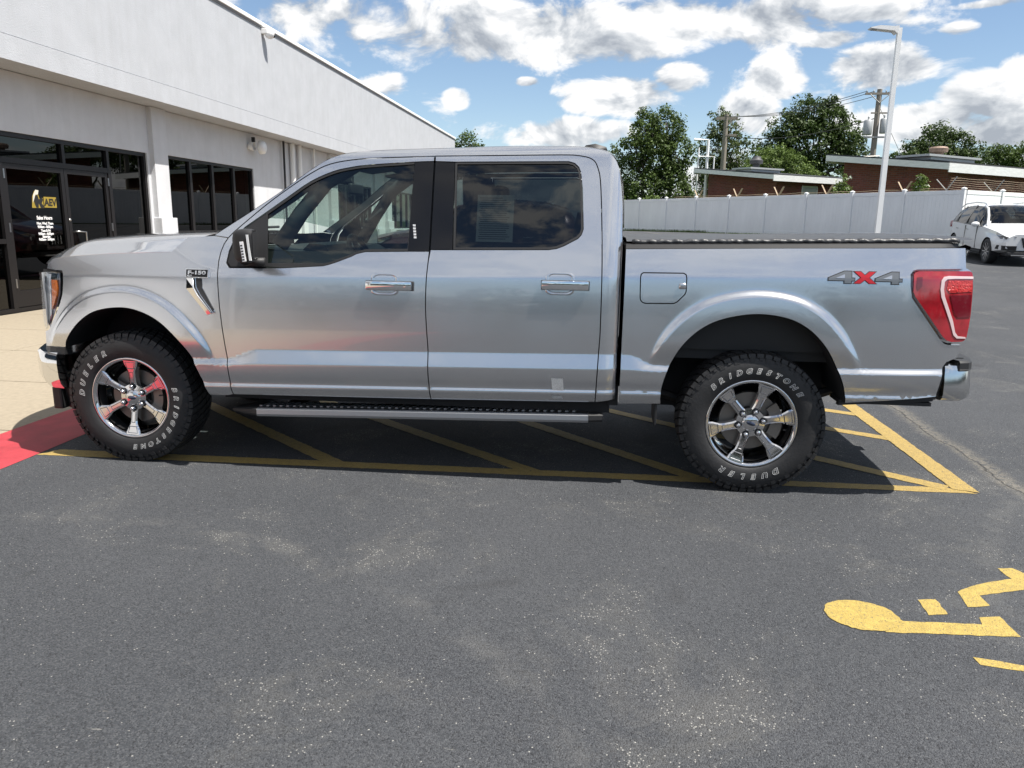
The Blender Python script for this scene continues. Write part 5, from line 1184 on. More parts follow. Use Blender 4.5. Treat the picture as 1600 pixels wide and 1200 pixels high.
# ---- door handles
for i, s in enumerate((-1, 1)):
    for D, (xa, za), (xb, zb) in ((D1[i], (1.511, 1.150), (1.774, 1.106)), (D2[i], (2.502, 1.176), (2.760, 1.130))):
        xm = (xa+xb)/2; zm = (za+zb)/2; y = -side_w(xm, zm)
        cup = [(xm-0.045+0.075*math.cos(t), zm+0.005+0.062*math.sin(t)) for t in [2*math.pi*k/20 for k in range(20)]]
        cup = [(xm-0.03+0.075*max(-1, min(1, 1.25*math.cos(t))), zm+0.004+0.058*max(-1, min(1, 1.2*math.sin(t)))) for t in [2*math.pi*k/28 for k in range(28)]]
        # recess dish, slightly proud rim and hollow centre
        n_ = len(cup); v = []; f = []
        for sc, of in ((1.06, 0.001), (1.0, 0.004), (0.90, 0.003), (0.72, -0.002)):
            for x, z in cup: v.append((xm-0.03+(x-xm+0.03)*sc, s*(side_w(x, z)+of), zm+(z-zm)*sc))
        for r_ in range(3): f += [(r_*n_+k, r_*n_+(k+1) % n_, (r_+1)*n_+(k+1) % n_, (r_+1)*n_+k) for k in range(n_)]
        f.append(tuple(3*n_+k for k in range(n_)))
        m_ = MB(); m_.add(v, f); m_.build('handle_dish', MT['silver'], D, True)
        m_ = MB(); hh = 0.0245; y0 = side_w(xm, zm)
        m_.box(xa, xb, s*(y0+0.022) if s > 0 else -(y0+0.044), (s*(y0+0.044)) if s > 0 else -(y0+0.022), zm-hh, zm+hh, 0.008)
        for q in (xa+0.012, xb-0.012): m_.box(q-0.012, q+0.012, min(s*(y0-0.002), s*(y0+0.03)), max(s*(y0-0.002), s*(y0+0.03)), zm-hh*0.8, zm+hh*0.8)
        if True: m_.lathe([(0, 0), (0.010, 0), (0.011, s*0.004), (0, s*0.005)], (xb-0.03, s*(y0+0.048), zm), 'Y', 14)
        m_.build('door_handle', MT['chrome'], D, True, 35)
        m_ = MB(); m_.box(xa-0.004, xb+0.004, min(s*(y0+0.004), s*(y0+0.0215)), max(s*(y0+0.004), s*(y0+0.0215)), zm-hh-0.003, zm+hh+0.001, 0.004); m_.build('handle_shade_box', MT['black'], D, True)  # black box stands in for the dark shade around the handle bar
# ---- mirrors
for s in (-1, 1):
    PX = MB(); n_ = 9
    secs = []
    # sections along x (front to back): half-height, height centre, inner/outer y
    for x, z0, z1, yi, yo in ((.765, 1.290, 1.390, 1.02, 1.145), (.775, 1.262, 1.412, 1.012, 1.172), (.796, 1.250, 1.426, 1.005, 1.190), (.832, 1.246, 1.431, 1.0, 1.198), (.860, 1.247, 1.430, 1.0, 1.200), (.885, 1.256, 1.424, 1.008, 1.197)):
        zc, hz, yc, hy = (z0+z1)/2, (z1-z0)/2, (yi+yo)/2, (yo-yi)/2; row = []
        for k in range(24):
            a = 2*math.pi*k/24; c, d = math.cos(a), math.sin(a); e = 0.38; yy = yc+hy*math.copysign(abs(c)**e, c); row.append((x+(yy-1.0)*0.30, s*yy, zc+hz*math.copysign(abs(d)**e, d)))
        secs.append(row)
    v = [p for r_ in secs for p in r_]; f = [(j*24+k, j*24+(k+1) % 24, (j+1)*24+(k+1) % 24, (j+1)*24+k) for j in range(len(secs)-1) for k in range(24)]; f += [tuple(range(24)), tuple((len(secs)-1)*24+k for k in range(24))]
    PX.add(v, f); MR = PX.build('side_mirror', MT['black'], TRUCK, True, 50)
    m_ = MB(); m_.add([(.887+(a-1)*.3, s*a, b) for a, b in ((1.02, 1.268), (1.186, 1.268), (1.186, 1.413), (1.02, 1.413))], [(0, 1, 2, 3)]); m_.build('mirror_glass', MT['chrome'], MR)
    m_ = MB(); m_.tube([(.78, s*0.93, 1.262), (.83, s*1.05, 1.262)], [0.035, 0.035], 10); m_.tube([(.78, s*0.94, 1.24), (.90, s*0.945, 1.24)], 0.028, 8); m_.build('mirror_arm', MT['black'], MR, True)
    # turn lamp strip and printed sticker on the shell
    m_ = MB(); m_.prism([(.914, 1.40), (.926, 1.40), (.938, 1.262), (.926, 1.262)], 1, s*1.194, s*1.2025); m_.build('turn_lamp', mat('turn_lens', (0.75, 0.76, 0.76), 0.15, coat=0.5), MR)
    if s < 0:
        m_ = MB(); m_.prism([(.876, 1.362), (.896, 1.364), (.908, 1.258), (.888, 1.256)], 1, -1.196, -1.2020); SK = m_.build('sticker', MT['sign_white'], MR)
        m_ = MB()
        for k in range(6): z = 1.345-0.015*k; m_.prism([(.880+.0017*k, z), (.892+.0017*k, z+.001), (.892+.0017*k, z-.007), (.880+.0017*k, z-.008)], 1, -1.2021, -1.2026)
        o_ = m_.build('sticker_print', mat('print_black', (0.05, 0.05, 0.05), 0.7), MR); o_['kind'] = 'stuff'
# ---- bed, cover, tailgate, lamps, bumper
MT['vinyl_black'] = mat('tonneau_vinyl', (0.028, 0.029, 0.032), 0.42, bump=0.5, bscale=38, var=0.3, vscale=12)
rows = []
for i in range(31):
    x = 2.958+(4.765-2.958)*i/30; z = 1.352+0.0205*(x-2.952); row = []
    for j in range(25):
        q = -1+2*j/24; a = abs(q); row.append((x, q*0.875, z+0.040+0.020*(1-a**4)+0.0035*math.sin(i*1.9+j*0.7)*(1 if a < 0.99 else 0)))
    rows.append(row)
TON = loft('bed_cover', rows, MT['vinyl_black'], TRUCK)
for s in (-1, 1):
    v = []; f = []; n_ = 60
    for i in range(n_+1):
        x = 2.955+(4.70-2.955)*i/n_; z = 1.354+0.0203*(x-2.952); w = side_w(x, z-0.002)
        if x > 4.60: w -= 0.05*((x-4.60)/0.12)**2
        v += [(x, s*(w-0.002), z), (x, s*(w-0.012), z+0.020), (x, s*(w-0.055), z+0.026), (x, s*(w-0.075), z+0.024), (x, s*0.80, z-0.02)]
    for i in range(n_):
        for k in range(4): f.append((i*5+k, i*5+k+1, (i+1)*5+k+1, (i+1)*5+k))
    m_ = MB(); m_.add(v, f); m_.build('bed_rail', MT['black'], TRUCK, True, 30)
    # puckered edge roll of the cover
    m_ = MB(); m_.tube([(2.99+1.70*i/110, s*(0.872+0.004*math.sin(i*2.1)), 1.352+0.0203*(2.99+1.70*i/110-2.952)+0.036+0.004*math.sin(i*1.3)*rng.uniform(0.3, 1)) for i in range(111)], [0.013+0.004*rng.random() for _ in range(111)], 8); m_.build('cover_edge_roll', MT['vinyl_black'], TON, True)
for s in (-1, 1):   # inner bed walls, headboard
    m_ = MB(); m_.box(2.96, 4.70, min(s*0.80, s*0.84), max(s*0.80, s*0.84), 0.80, 1.36); m_.build('bed_wall', MT['black'], TRUCK)
m_ = MB(); m_.box(2.955, 4.72, -0.80, 0.80, 0.74, 0.80); m_.build('bed_floor', MT['black'], TRUCK)
m_ = MB(); m_.box(2.955, 2.985, -0.91, 0.91, 0.60, 1.37); m_.build('headboard', MT['black'], TRUCK)
# tailgate
rows = []
for z, dx in ((1.395, -0.03), (1.405, 0.0), (1.395, 0.028), (1.36, 0.022), (1.28, 0.0), (1.15, -0.003), (.95, -0.006), (.85, -0.004), (.80, -0.02)):
    row = []
    for j in range(25):
        q = -1+2*j/24; a = abs(q); row.append((4.80+dx-0.075*a**6, q*0.875, z))
    rows.append(row)
loft('tailgate', rows, MT['silver'], TRUCK, flip=True)
m_ = MB(); m_.box(4.79, 4.815, -0.12, 0.12, 1.16, 1.23, 0.01); m_.build('tailgate_handle', MT['black'], TRUCK)
TL = [(4.447, 1.249), (4.455, 1.26), (4.474, 1.266), (4.70, 1.269), (4.738, 1.270), (4.753, 1.262), (4.757, 1.236), (4.762, 1.186), (4.765, 1.046), (4.762, .98), (4.756, .925), (4.745, .908), (4.732, .903), (4.675, .901), (4.648, .909), (4.623, .931), (4.544, 1.032), (4.464, 1.133), (4.450, 1.16)]
MT['red_lens'] = mat('red_lens', (0.30, 0.010, 0.018), 0.08, coat=1.0, spec=0.7, var=0.25, vscale=14)
MT['red_deep'] = mat('dark_red_lens', (0.13, 0.006, 0.014), 0.10, coat=1.0); MT['red_bright'] = mat('bright_red_lens', (0.50, 0.015, 0.012), 0.15, coat=1.0, bump=0.8, bscale=120)
MT['pale_lens'] = mat('pale_light_guide', (0.66, 0.50, 0.50), 0.2, coat=0.8)
for i, s in enumerate((-1, 1)):
    tl = patch('tail_light', TL, MT['red_lens'], TRUCK, off=0.010, sides=(s,), thick=0.05, step=0.03)[0]
    gl = [(4.758, 1.243), (4.758, 1.231), (4.660, 1.231), (4.618, 1.228), (4.605, 1.215), (4.604, 1.175), (4.612, 1.14), (4.67, 1.01), (4.688, .952), (4.705, .932), (4.748, .927), (4.750, .919), (4.700, .920), (4.680, .937), (4.655, 1.003), (4.595, 1.135), (4.586, 1.175), (4.588, 1.222), (4.600, 1.240), (4.625, 1.245)]
    patch('light_guide', gl, MT['pale_lens'], tl, off=0.0135, sides=(s,), thick=0.006, step=0.03)
    patch('brake_lens', [(4.625, 1.222), (4.755, 1.223), (4.757, 1.165), (4.635, 1.158), (4.620, 1.180)], MT['red_bright'], tl, off=0.0125, sides=(s,), thick=0.004, step=0.03)
    patch('reverse_lens', [(4.640, 1.145), (4.758, 1.148), (4.762, 1.03), (4.692, 1.028), (4.672, 1.05)], MT['red_deep'], tl, off=0.0130, sides=(s,), thick=0.004, step=0.03)
    patch('side_reflector', [(4.462, 1.235), (4.490, 1.238), (4.492, 1.19), (4.470, 1.165), (4.464, 1.18)], MT['red_deep'], tl, off=0.0115, sides=(s,), thick=0.003, step=0.03)
    patch('lamp_trim', offset_poly(TL, -0.012), MT['silver'], TRUCK, off=-0.030, sides=(s,), thick=0.0, step=0.05)
# rear bumper
half = [(4.672, -.955), (4.74, -.957), (4.790, -.940), (4.822, -.900), (4.85, -.83), (4.89, -.5)]
rp = half+[(4.90, 0)]+[(x, -y) for x, y in half[::-1]]
rp = [(x, y, -nx, ny) for x, y, nx, ny in plan(rp)]
v, f = sweep(rp, [(-0.05, .775), (-0.008, .770), (0.0, .745), (0.010, .66), (0.012, .615), (0.004, .590), (-0.018, .576), (-0.06, .572)]); m_ = MB(); m_.add(v, f)
MT['satin_chrome'] = mat('satin_chrome', (0.60, 0.61, 0.62), 0.14, 1.0); RB = m_.build('rear_bumper', MT['satin_chrome'], TRUCK, True, 35)
v, f = sweep([(x, y, nx, ny) for x, y, nx, ny in rp[1:-1]], [(-0.10, .795), (-0.006, .797), (0.004, .786), (0.006, .752), (0.009, .748), (0.0, .74), (-0.10, .74)]); m_ = MB(); m_.add(v, f); m_.build('step_pad', MT['black'], RB, True, 30)
for s in (-1, 1):
    m_ = MB(); m_.prism([(4.660, .790), (4.692, .790), (4.672, .700), (4.645, .580), (4.612, .585), (4.640, .70)], 1, s*0.86, s*0.948); m_.build('bumper_bracket', MT['black'], RB)
    m_ = MB(); m_.box(4.14, 4.62, min(s*.80, s*.965), max(s*.80, s*.965), .545, .565); m_.prism([(4.14, .55), (4.135, .535), (4.62, .575), (4.64, .61)], 1, s*0.93, s*0.972); m_.build('bed_valance', MT['black'], TRUCK)
m_ = MB(); m_.box(4.55, 4.90, -0.05, 0.05, .50, .58); m_.build('hitch', MT['black'], TRUCK)
m_ = MB(); m_.box(4.64, 4.66, -0.90, 0.90, .59, .84); m_.box(4.66, 4.80, -.86, .86, .79, .80); m_.build('rear_light_stop', MT['black'], TRUCK)  # black panels added to stop a sun streak between bed and bumper
m_ = MB(); m_.box(2.89, 2.945, -0.955, 0.955, .48, .60); m_.build('cab_mount', MT['well'], TRUCK)
# 4x4 badge: grey figures with black edges, red x
MT['badge_grey'] = mat('badge_grey', (0.20, 0.21, 0.22), 0.35, 0.6); MT['badge_red'] = mat('badge_red', (0.42, 0.012, 0.02), 0.35)
BD = patch('badge_base', [(4.02, 1.2), (4.385, 1.2), (4.385, 1.2005), (4.02, 1.2005)], MT['silver'], BEDS[0], off=-0.01, sides=(-1,), thick=0)[0]
def badge_poly(name, P, m, off):
    v = [on_side(x, z, off) for x, z in P]; v2 = [on_side(x, z, 0.0) for x, z in P]; n = len(P)
    tri = [tuple(t) for t in geometry.tessellate_polygon([[Vector((x, z, 0)) for x, z in P]])]
    return part(name, v+v2, tri+[(i, (i+1) % n, n+(i+1) % n, n+i) for i in range(n)], m, BEDS[0])
bpy.data.objects.remove(BD)
def four(x0): # the figure 4: outer outline with its counter cut by a slit
    z0, z1 = 1.197, 1.258; U = lambda a, b: (x0+a*0.132, z0+b*(z1-z0))
    out = [U(0.0, 0.22), U(0.0, 0.42), U(0.62, 1.0), U(0.88, 1.0), U(0.88, 0.42), U(1.0, 0.42), U(1.0, 0.22), U(0.88, 0.22), U(0.88, 0.0), U(0.62, 0.0), U(0.62, 0.22)]
    return out, [U(0.27, 0.42), U(0.62, 0.42), U(0.62, 0.76)]
for x0 in (4.020, 4.258):
    o_, c_ = four(x0)
    badge_poly('badge_figure', offset_poly(o_, -0.004), MT['black'], 0.003); badge_poly('badge_figure', o_, MT['badge_grey'], 0.005); badge_poly('badge_counter', c_, MT['silver'], 0.0062)
xx = [(4.150, 1.197), (4.182, 1.197), (4.2045, 1.216), (4.227, 1.197), (4.262, 1.197), (4.225, 1.2275), (4.258, 1.258), (4.226, 1.258), (4.2045, 1.239), (4.183, 1.258), (4.150, 1.258), (4.185, 1.2275)]
badge_poly('badge_cross', offset_poly(xx, -0.003), MT['black'], 0.003); badge_poly('badge_cross', xx, MT['badge_red'], 0.005)
# stickers left on the rear door sill
for (x0, x1, z0, z1) in ((2.575, 2.64, .565, .635), (2.58, 2.635, .515, .535)):
    o_ = part('film_label', [on_side(a, b, 0.0012) for a, b in ((x0, z0), (x1, z0), (x1-0.006, z1), (x0-0.006, z1))], [(0, 1, 2, 3)], mat('pale_film', (0.50, 0.50, 0.49), 0.5, var=0.2, vscale=120), D2[0])

# ---- wheel wells and chassis
for pl in (ARCH_F, ARCH_R):
    for s in (-1, 1):
        m_ = MB(); P = [(x, z) for x, z in offset_poly(pl, 0)] if False else pl; n = len(P); v = []; f = []
        for (x, z) in P: w = side_w(x, z)-0.012; v += [(x, s*w, z), (x, s*0.55, z+0.02)]
        for i in range(n-1): f.append((2*i, 2*i+1, 2*i+3, 2*i+2))
        k = len(v); v += [(x, s*0.55, z+0.02) for x, z in P] + [(P[-1][0], s*0.55, .4), (P[0][0], s*0.55, .4)]; f.append(tuple(range(k, k+n+2)))
        part('wheel_well', v, f, MT['well'], TRUCK, True)
m_ = MB()
for s in (-1, 1): m_.tube([(-.5, s*0.42, .58), (.4, s*0.42, .60), (.8, s*0.42, .50), (2.9, s*0.42, .52), (3.4, s*0.44, .68), (4.0, s*0.44, .70), (4.6, s*0.44, .62)], 0.06, 8)
for x in (-.3, .6, 1.6, 2.6, 3.2, 4.4): m_.tube([(x, -.42, .55), (x, .42, .55)], 0.045, 8)
m_.build('chassis_frame', MT['well'], TRUCK)
m_ = MB(); m_.tube([(3.69, -.75, .41), (3.69, .75, .41)], 0.055, 12); m_.ball((3.69, 0.05, .41), 0.16, 0.16, 0.15); m_.build('rear_axle', MT['black'], TRUCK, True)
m_ = MB(); m_.tube([(0, -.75, .40), (0, .75, .40)], 0.04, 10); m_.box(-.35, .9, -.3, .3, .38, .75, 0.05); m_.build('engine_sump', MT['well'], TRUCK)
m_ = MB(); m_.box(.62, 2.92, -.86, .86, .50, .56); m_.build('floor_pan', MT['well'], TRUCK)
m_ = MB(); m_.tube([(1.0, .25, .40), (2.7, .28, .40), (3.2, .5, .5), (4.4, .6, .5), (4.6, .85, .48)], 0.035, 10); m_.tube([(1.7, .27, .40), (2.4, .27, .40)], 0.09, 12); m_.build('exhaust', MT['black'], TRUCK, True)
m_ = MB(); m_.lathe([(0.15, -0.09), (0.34, -0.11), (0.38, -0.05), (0.38, 0.05), (0.34, 0.11), (0.15, 0.09)], (4.32, 0, .60), 'Z', 28); m_.build('spare_tyre', MT['rubber'], TRUCK, True)
for s in (-1, 1):
    m_ = MB(); m_.tube([(3.05, s*.55, .52), (3.69, s*.56, .34), (4.35, s*.55, .58)], 0.028, 6); m_.build('leaf_spring', MT['black'], TRUCK)
    m_ = MB(); m_.box(3.150, 3.166, min(s*.74, s*.965), max(s*.74, s*.965), .375, .545, 0.006); m_.box(3.10, 3.166, min(s*.93, s*.97), max(s*.93, s*.97), .525, .548); m_.build('mud_flap', MT['black'], TRUCK)
    m_ = MB(); m_.box(-.555, -.49, min(s*.70, s*.90), max(s*.70, s*.90), .30, .45, 0.015); m_.build('air_deflector', MT['black'], TRUCK)
# ---- running boards
MT['alu'] = mat('anodised_board', (0.42, 0.43, 0.45), 0.34, 0.9)
for s in (-1, 1):
    rb = MB(); v = []; f = []
    prof = [(0.985, -0.052), (0.992, -0.038), (0.990, -0.012), (0.975, -0.002), (0.83, 0.0), (0.82, -0.02), (0.83, -0.052)]
    xs_ = (.815, 2.785)
    for x in xs_:
        zt = .386+(x-.815)*0.0232
        v += [(x, s*a, zt+b) for a, b in prof]
    n = len(prof); f = [(k, (k+1) % n, n+(k+1) % n, n+k) for k in range(n)]+[tuple(range(n)), tuple(range(n, 2*n))]
    rb.add(v, f); RBd = rb.build('running_board', MT['alu'], TRUCK)
    for (xa, xb, sk) in ((.648, .818, 1), (2.783, 2.863, -1)):
        e_ = MB(); za = .386+(xa-.815)*0.0232; zb = .386+(xb-.815)*0.0232
        ka, kb = (0.45, 1.04) if sk > 0 else (1.04, 0.9)
        v = [(xa, s*(0.90+(a-0.90)*ka), za-0.024+(b+0.026)*(ka if sk > 0 else kb+0.14)) for a, b in prof] + [(xb, s*(0.90+(a-0.90)*kb), zb-0.024+(b+0.026)*kb) for a, b in prof]
        e_.add(v, [(k, (k+1) % n, n+(k+1) % n, n+k) for k in range(n)]+[tuple(range(n)), tuple(range(n, 2*n))]); e_.build('end_cap', MT['black'], RBd)
    zt0 = .386
    m_ = MB(); pad = []
    v = [(xs_[0]+.005, s*.832, zt0+.001), (xs_[1]-.005, s*.832, zt0+.0457+.001), (xs_[1]-.005, s*.972, zt0+.0457+.001), (xs_[0]+.005, s*.972, zt0+.001)]
    part('tread_pad', v, [(0, 1, 2, 3)], MT['rubber'], RBd)
    m_ = MB()
    for k in range(46):
        x = .85+k*.0415; z = .386+(x-.815)*0.0232
        m_.obox((x, s*.905, z+.004), (0.008, 0, 0), (-0.018, s*0.05, 0), (0, 0, 0.004))
    o_ = m_.build('tread_ribs', MT['alu'], RBd); o_['kind'] = 'stuff'
    for x in (1.0, 1.83, 2.55): m_ = MB(); m_.box(x-.06, x+.06, min(s*.5, s*.84), max(s*.5, s*.84), .36+(x-.815)*.0232-.02, .36+(x-.815)*.0232+.02); m_.build('board_bracket', MT['black'], RBd)
    m_ = MB(); m_.box(.60, 2.90, min(s*.85, s*.93), max(s*.85, s*.93), .43, .50); m_.build('sill_trim', MT['well'], TRUCK)

# ---- wheels
RT, ZC = 0.405, 0.402
MT['rim'] = mat('dark_chrome_rim', (0.66, 0.655, 0.66), 0.08, 1.0)
MT['rim_mid'] = mat('shadow_chrome', (0.30, 0.30, 0.31), 0.14, 1.0)
MT['rim_in'] = mat('rim_barrel', (0.06, 0.06, 0.063), 0.35, 0.8)
MT['letter'] = mat('white_letter', (0.62, 0.62, 0.61), 0.6)
MT['brake'] = mat('cast_brake', (0.22, 0.20, 0.18), 0.5, 0.8)
def tyre_profile():
    # (radius, y) from inner bead round the tread to the outer bead; y = -0.135 is outside (towards the viewer)
    h = [(0.242, -0.100), (0.252, -0.113), (0.264, -0.1215), (0.285, -0.1275), (0.315, -0.1300), (0.338, -0.1275), (0.357, -0.1225), (0.372, -0.1165), (0.384, -0.108), (0.390, -0.098), (0.393, -0.06), (0.394, 0)]
    return h + [(r_, -y) for r_, y in h[::-1][1:]]
WHEEL_PARTS = []
WH = bpy.data.objects.new('wheel', None); COL.objects.link(WH); ORG[WH] = Vector((0, 0, 0))
m_ = MB(); m_.lathe(tyre_profile(), (0, 0, 0), 'Y', 96); TYRE = m_.build('tyre', MT['rubber'], WH, True)
m_ = MB(); NB = 54
for k in range(NB):
    a0 = 2*math.pi*k/NB
    for (ya, yb, off, wd, ro) in ((-0.120, -0.068, 0.0, 0.80, RT), (-0.058, -0.014, 0.35, 0.74, RT+.001), (-0.008, 0.034, 0.7, 0.74, RT+.001), (0.042, 0.078, 0.15, 0.74, RT+.001), (0.084, 0.120, 0.55, 0.8, RT)):
        a1 = a0+2*math.pi/NB*off; w_ = 2*math.pi/NB*wd; sk = 0.35*2*math.pi/NB
        v = []
        for (y, s_) in ((ya, 0), (yb, sk)):
            for an in (a1+s_, a1+s_+w_):
                edge = abs(y) > 0.11
                for r_ in ((0.378, ro-0.006) if edge else (0.388, ro)): v.append((r_*math.cos(an), y*(1.02 if r_ < .38 else 0.97 if edge else 1), r_*math.sin(an)))
        m_.add(v, [(0, 1, 3, 2), (4, 6, 7, 5), (0, 4, 5, 1), (2, 3, 7, 6), (1, 5, 7, 3)])
    # shoulder lugs reaching down the sidewall
    for q in (0.05, ):
        a1 = a0+2*math.pi/NB*q; w_ = 2*math.pi/NB*(0.62 if k % 2 else 0.40); r0 = 0.352 if k % 2 else 0.364; v = []
        for an in (a1, a1+w_):
            for r_, y in ((r0, -0.1255), (0.372, -0.1225), (0.390, -0.1135), (r0, -0.118), (0.372, -0.113), (0.390, -0.100)): v.append((r_*math.cos(an), y, r_*math.sin(an)))
        m_.add(v, [(0, 1, 7, 6), (1, 2, 8, 7), (0, 6, 9, 3), (0, 3, 4, 1), (1, 4, 5, 2), (6, 7, 10, 9), (7, 8, 11, 10), (2, 5, 11, 8)])
o_ = m_.build('tread', MT['rubber'], WH); o_['kind'] = 'stuff'; TREAD = o_
def ring_text(txt, r0, a_start, a_end, size, name):
    """outlined letters read clockwise from a_start to a_end (degrees), tops outward"""
    pts_all = MB(); n = len(txt)
    for i, ch in enumerate(txt):
        a = R(a_start+(a_end-a_start)*i/(n-1))
        def mp(q, a=a):
            rr = r0+q.y*0.98; an = a-(q.x)/r0; y = -0.1306+0.018*max(0, (rr-0.318))/0.05*0.35 - q.z*0.5
            yy = -0.1306 if rr < 0.318 else -0.1306+(rr-0.318)*0.13
            return Vector((rr*math.cos(an), yy-abs(q.z)*0.4, rr*math.sin(an)))
        pv, pf = text_mesh(ch, size, '', None, None, None, None, None, align='CENTER', bevel=0.0012, fill=False, shear=0.25, offset=0.0016, mapf=mp, res=3)
        pts_all.add(pv, pf)
    o = part(name, pts_all.v, pts_all.f, MT['letter'], WH); o['kind'] = 'stuff'; return o
LET1 = ring_text('DUELER', 0.290, 175.5, 117.5, 0.044, 'sidewall_letters'); LET2 = ring_text('BRIDGESTONE', 0.291, 13.0, -87.0, 0.040, 'sidewall_letters')
m_ = MB(); m_.lathe([(0.253, -0.106), (0.2515, -0.116), (0.243, -0.118), (0.232, -0.107), (0.226, -0.092), (0.218, -0.03), (0.205, 0.0), (0.212, 0.09), (0.238, 0.10)], (0, 0, 0), 'Y', 72); BAR = m_.build('rim_lip', MT['rim'], WH, True)
m_ = MB(); m_.lathe([(0.221, -0.09), (0.217, -0.02), (0.203, 0.01), (0.21, 0.09)], (0, 0, 0), 'Y', 48); m_.build('rim_barrel', MT['rim_in'], WH, True)
# spokes: stepped top with a recessed channel and a flared, pocketed end
def spoke(an):
    S = MB(); ca, sa = math.cos(an), math.sin(an)
    def T(r_, t, y): return (r_*ca-t*sa, y, r_*sa+t*ca)
    st = [(0.045, 0.0300, -0.083), (0.070, 0.0255, -0.086), (0.100, 0.0215, -0.0905), (0.140, 0.0215, -0.0965), (0.168, 0.0240, -0.1005), (0.186, 0.0335, -0.1035), (0.207, 0.0430, -0.1070), (0.232, 0.0480, -0.1120)]
    v = []; f = []
    for (r_, h, y) in st:
        hi = h-0.008; v += [T(r_, -h-0.004, y+0.038), T(r_, -h, y+0.006), T(r_, -hi, y), T(r_, hi, y), T(r_, h, y+0.006), T(r_, h+0.004, y+0.038)]
    n = 6
    for i in range(len(st)-1):
        for k in range(5):
            f.append((i*n+k, i*n+k+1, (i+1)*n+k+1, (i+1)*n+k))
    S.add(v, f)
    return S
def pocket(an, kind):
    S = MB(); ca, sa = math.cos(an), math.sin(an)
    def T(r_, t, y): return (r_*ca-t*sa, y, r_*sa+t*ca)
    if kind == 'end': q = [(0.183, 0.021, -0.1030), (0.222, 0.030, -0.1095)]
    else: q = [(0.092, 0.010, -0.0885), (0.158, 0.010, -0.0988)]
    (ra, ta, ya), (rb_, tb, yb) = q; e = 0.006
    ring = [T(ra, -ta, ya-.0025), T(ra, ta, ya-.0025), T(rb_, tb, yb-.0025), T(rb_, -tb, yb-.0025)]
    inn = [T(ra+e, -ta+e, ya+.004), T(ra+e, ta-e, ya+.004), T(rb_-e, tb-e, yb+.004), T(rb_-e, -tb+e, yb+.004)]
    outr = [T(ra-e*.7, -ta-e*.6, ya+.001), T(ra-e*.7, ta+e*.6, ya+.001), T(rb_+e*.5, tb+e*.6, yb+.001), T(rb_+e*.5, -tb-e*.6, yb+.001)]
    f = []
    for k in range(4): j = (k+1) % 4; f += [(k, j, 4+j, 4+k), (8+k, 8+j, j, k)]
    f.append((4, 5, 6, 7)); S.add(ring+inn+outr, f); return S
SPK = []
for k in range(6):
    an = math.pi/2+k*math.pi/3
    o = spoke(an).build('spoke', MT['rim'], WH, True, 28); SPK.append(o)
    o = pocket(an, 'end').build('spoke_pocket', MT['rim_mid'], WH); SPK.append(o)
    o = pocket(an, 'mid').build('spoke_channel', MT['rim_mid'], WH); SPK.append(o)
    m_ = MB(); c = (0.0695*math.cos(an), 0, 0.0695*math.sin(an)); m_.lathe([(0.0145, -0.080), (0.0145, -0.104), (0.011, -0.111), (0.005, -0.114), (0, -0.1145)], c, 'Y', 6); SPK.append(m_.build('lug_nut', MT['rim'], WH, True, 40))
    m_ = MB(); m_.lathe([(0.020, -0.0865), (0.020, -0.0895), (0, -0.0895)], c, 'Y', 16); SPK.append(m_.build('lug_seat', MT['black'], WH))
m_ = MB(); m_.lathe([(0.082, -0.070), (0.080, -0.084), (0.050, -0.088), (0.044, -0.097), (0.036, -0.101), (0.0, -0.1035)], (0, 0, 0), 'Y', 40); SPK.append(m_.build('hub_cap', MT['rim'], WH, True, 35))
m_ = MB(); m_.lathe([(0.0, -0.1045), (0.026, -0.1035), (0.027, -0.101)], (0, 0, 0), 'Y', 28); EMB = m_.build('hub_emblem', mat('emblem_dark', (0.02, 0.03, 0.06), 0.25, coat=0.6), WH, True)
for q in EMB.data.vertices: q.co.z *= 0.45
SPK.append(EMB)
m_ = MB(); m_.lathe([(0.06, -0.03), (0.165, -0.03), (0.168, -0.01), (0.165, 0.0), (0.06, 0.0)], (0, 0, 0), 'Y', 48); DSC = m_.build('brake_disc', MT['brake'], WH, True, 40)
m_ = MB(); m_.lathe([(0.0, -0.075), (0.07, -0.075), (0.085, -0.03), (0.0, -0.03)], (0, 0, 0), 'Y', 24); m_.build('hub', MT['black'], WH, True)
m_ = MB(); 
for k in range(9):
    a = R(-32+k*8); v = []
    for an in (a, a+R(8)):
        for r_, y in ((0.115, -0.055), (0.178, -0.06), (0.185, 0.02), (0.115, 0.02)): v.append((r_*math.cos(an), y, r_*math.sin(an)))
    m_.add(v, [(0, 1, 5, 4), (1, 2, 6, 5), (2, 3, 7, 6), (3, 0, 4, 7)]+([(0, 3, 2, 1)] if k == 0 else [])+([(4, 5, 6, 7)] if k == 8 else []))
CAL = m_.build('brake_caliper', MT['brake'], WH, True, 40)
m_ = MB(); m_.tube([(0.1965, -0.088, 0.03), (0.178, -0.106, 0.03)], 0.004, 6); SPK.append(m_.build('valve_stem', MT['black'], WH))
proto = list(WH.children)
def place_wheel(x, s, spk, let):
    w = bpy.data.objects.new('wheel', None); COL.objects.link(w); w.parent = TRUCK; w.location = Vector((x-1.85, s*0.835, ZC))
    w.rotation_euler = (0, 0, 0 if s < 0 else math.pi)
    for o in proto:
        c = o.copy(); COL.objects.link(c); c.parent = w
        if o in SPK: c.rotation_euler = (0, -spk, 0)
        elif o in (TYRE, TREAD, LET1, LET2): c.rotation_euler = (0, -let, 0)
place_wheel(0, -1, R(-2.5), 0.0); place_wheel(3.69, -1, R(-18.5), R(124.5)); place_wheel(0, 1, R(10), R(40)); place_wheel(3.69, 1, R(30), R(200))
for o in proto: bpy.data.objects.remove(o)
bpy.data.objects.remove(WH)

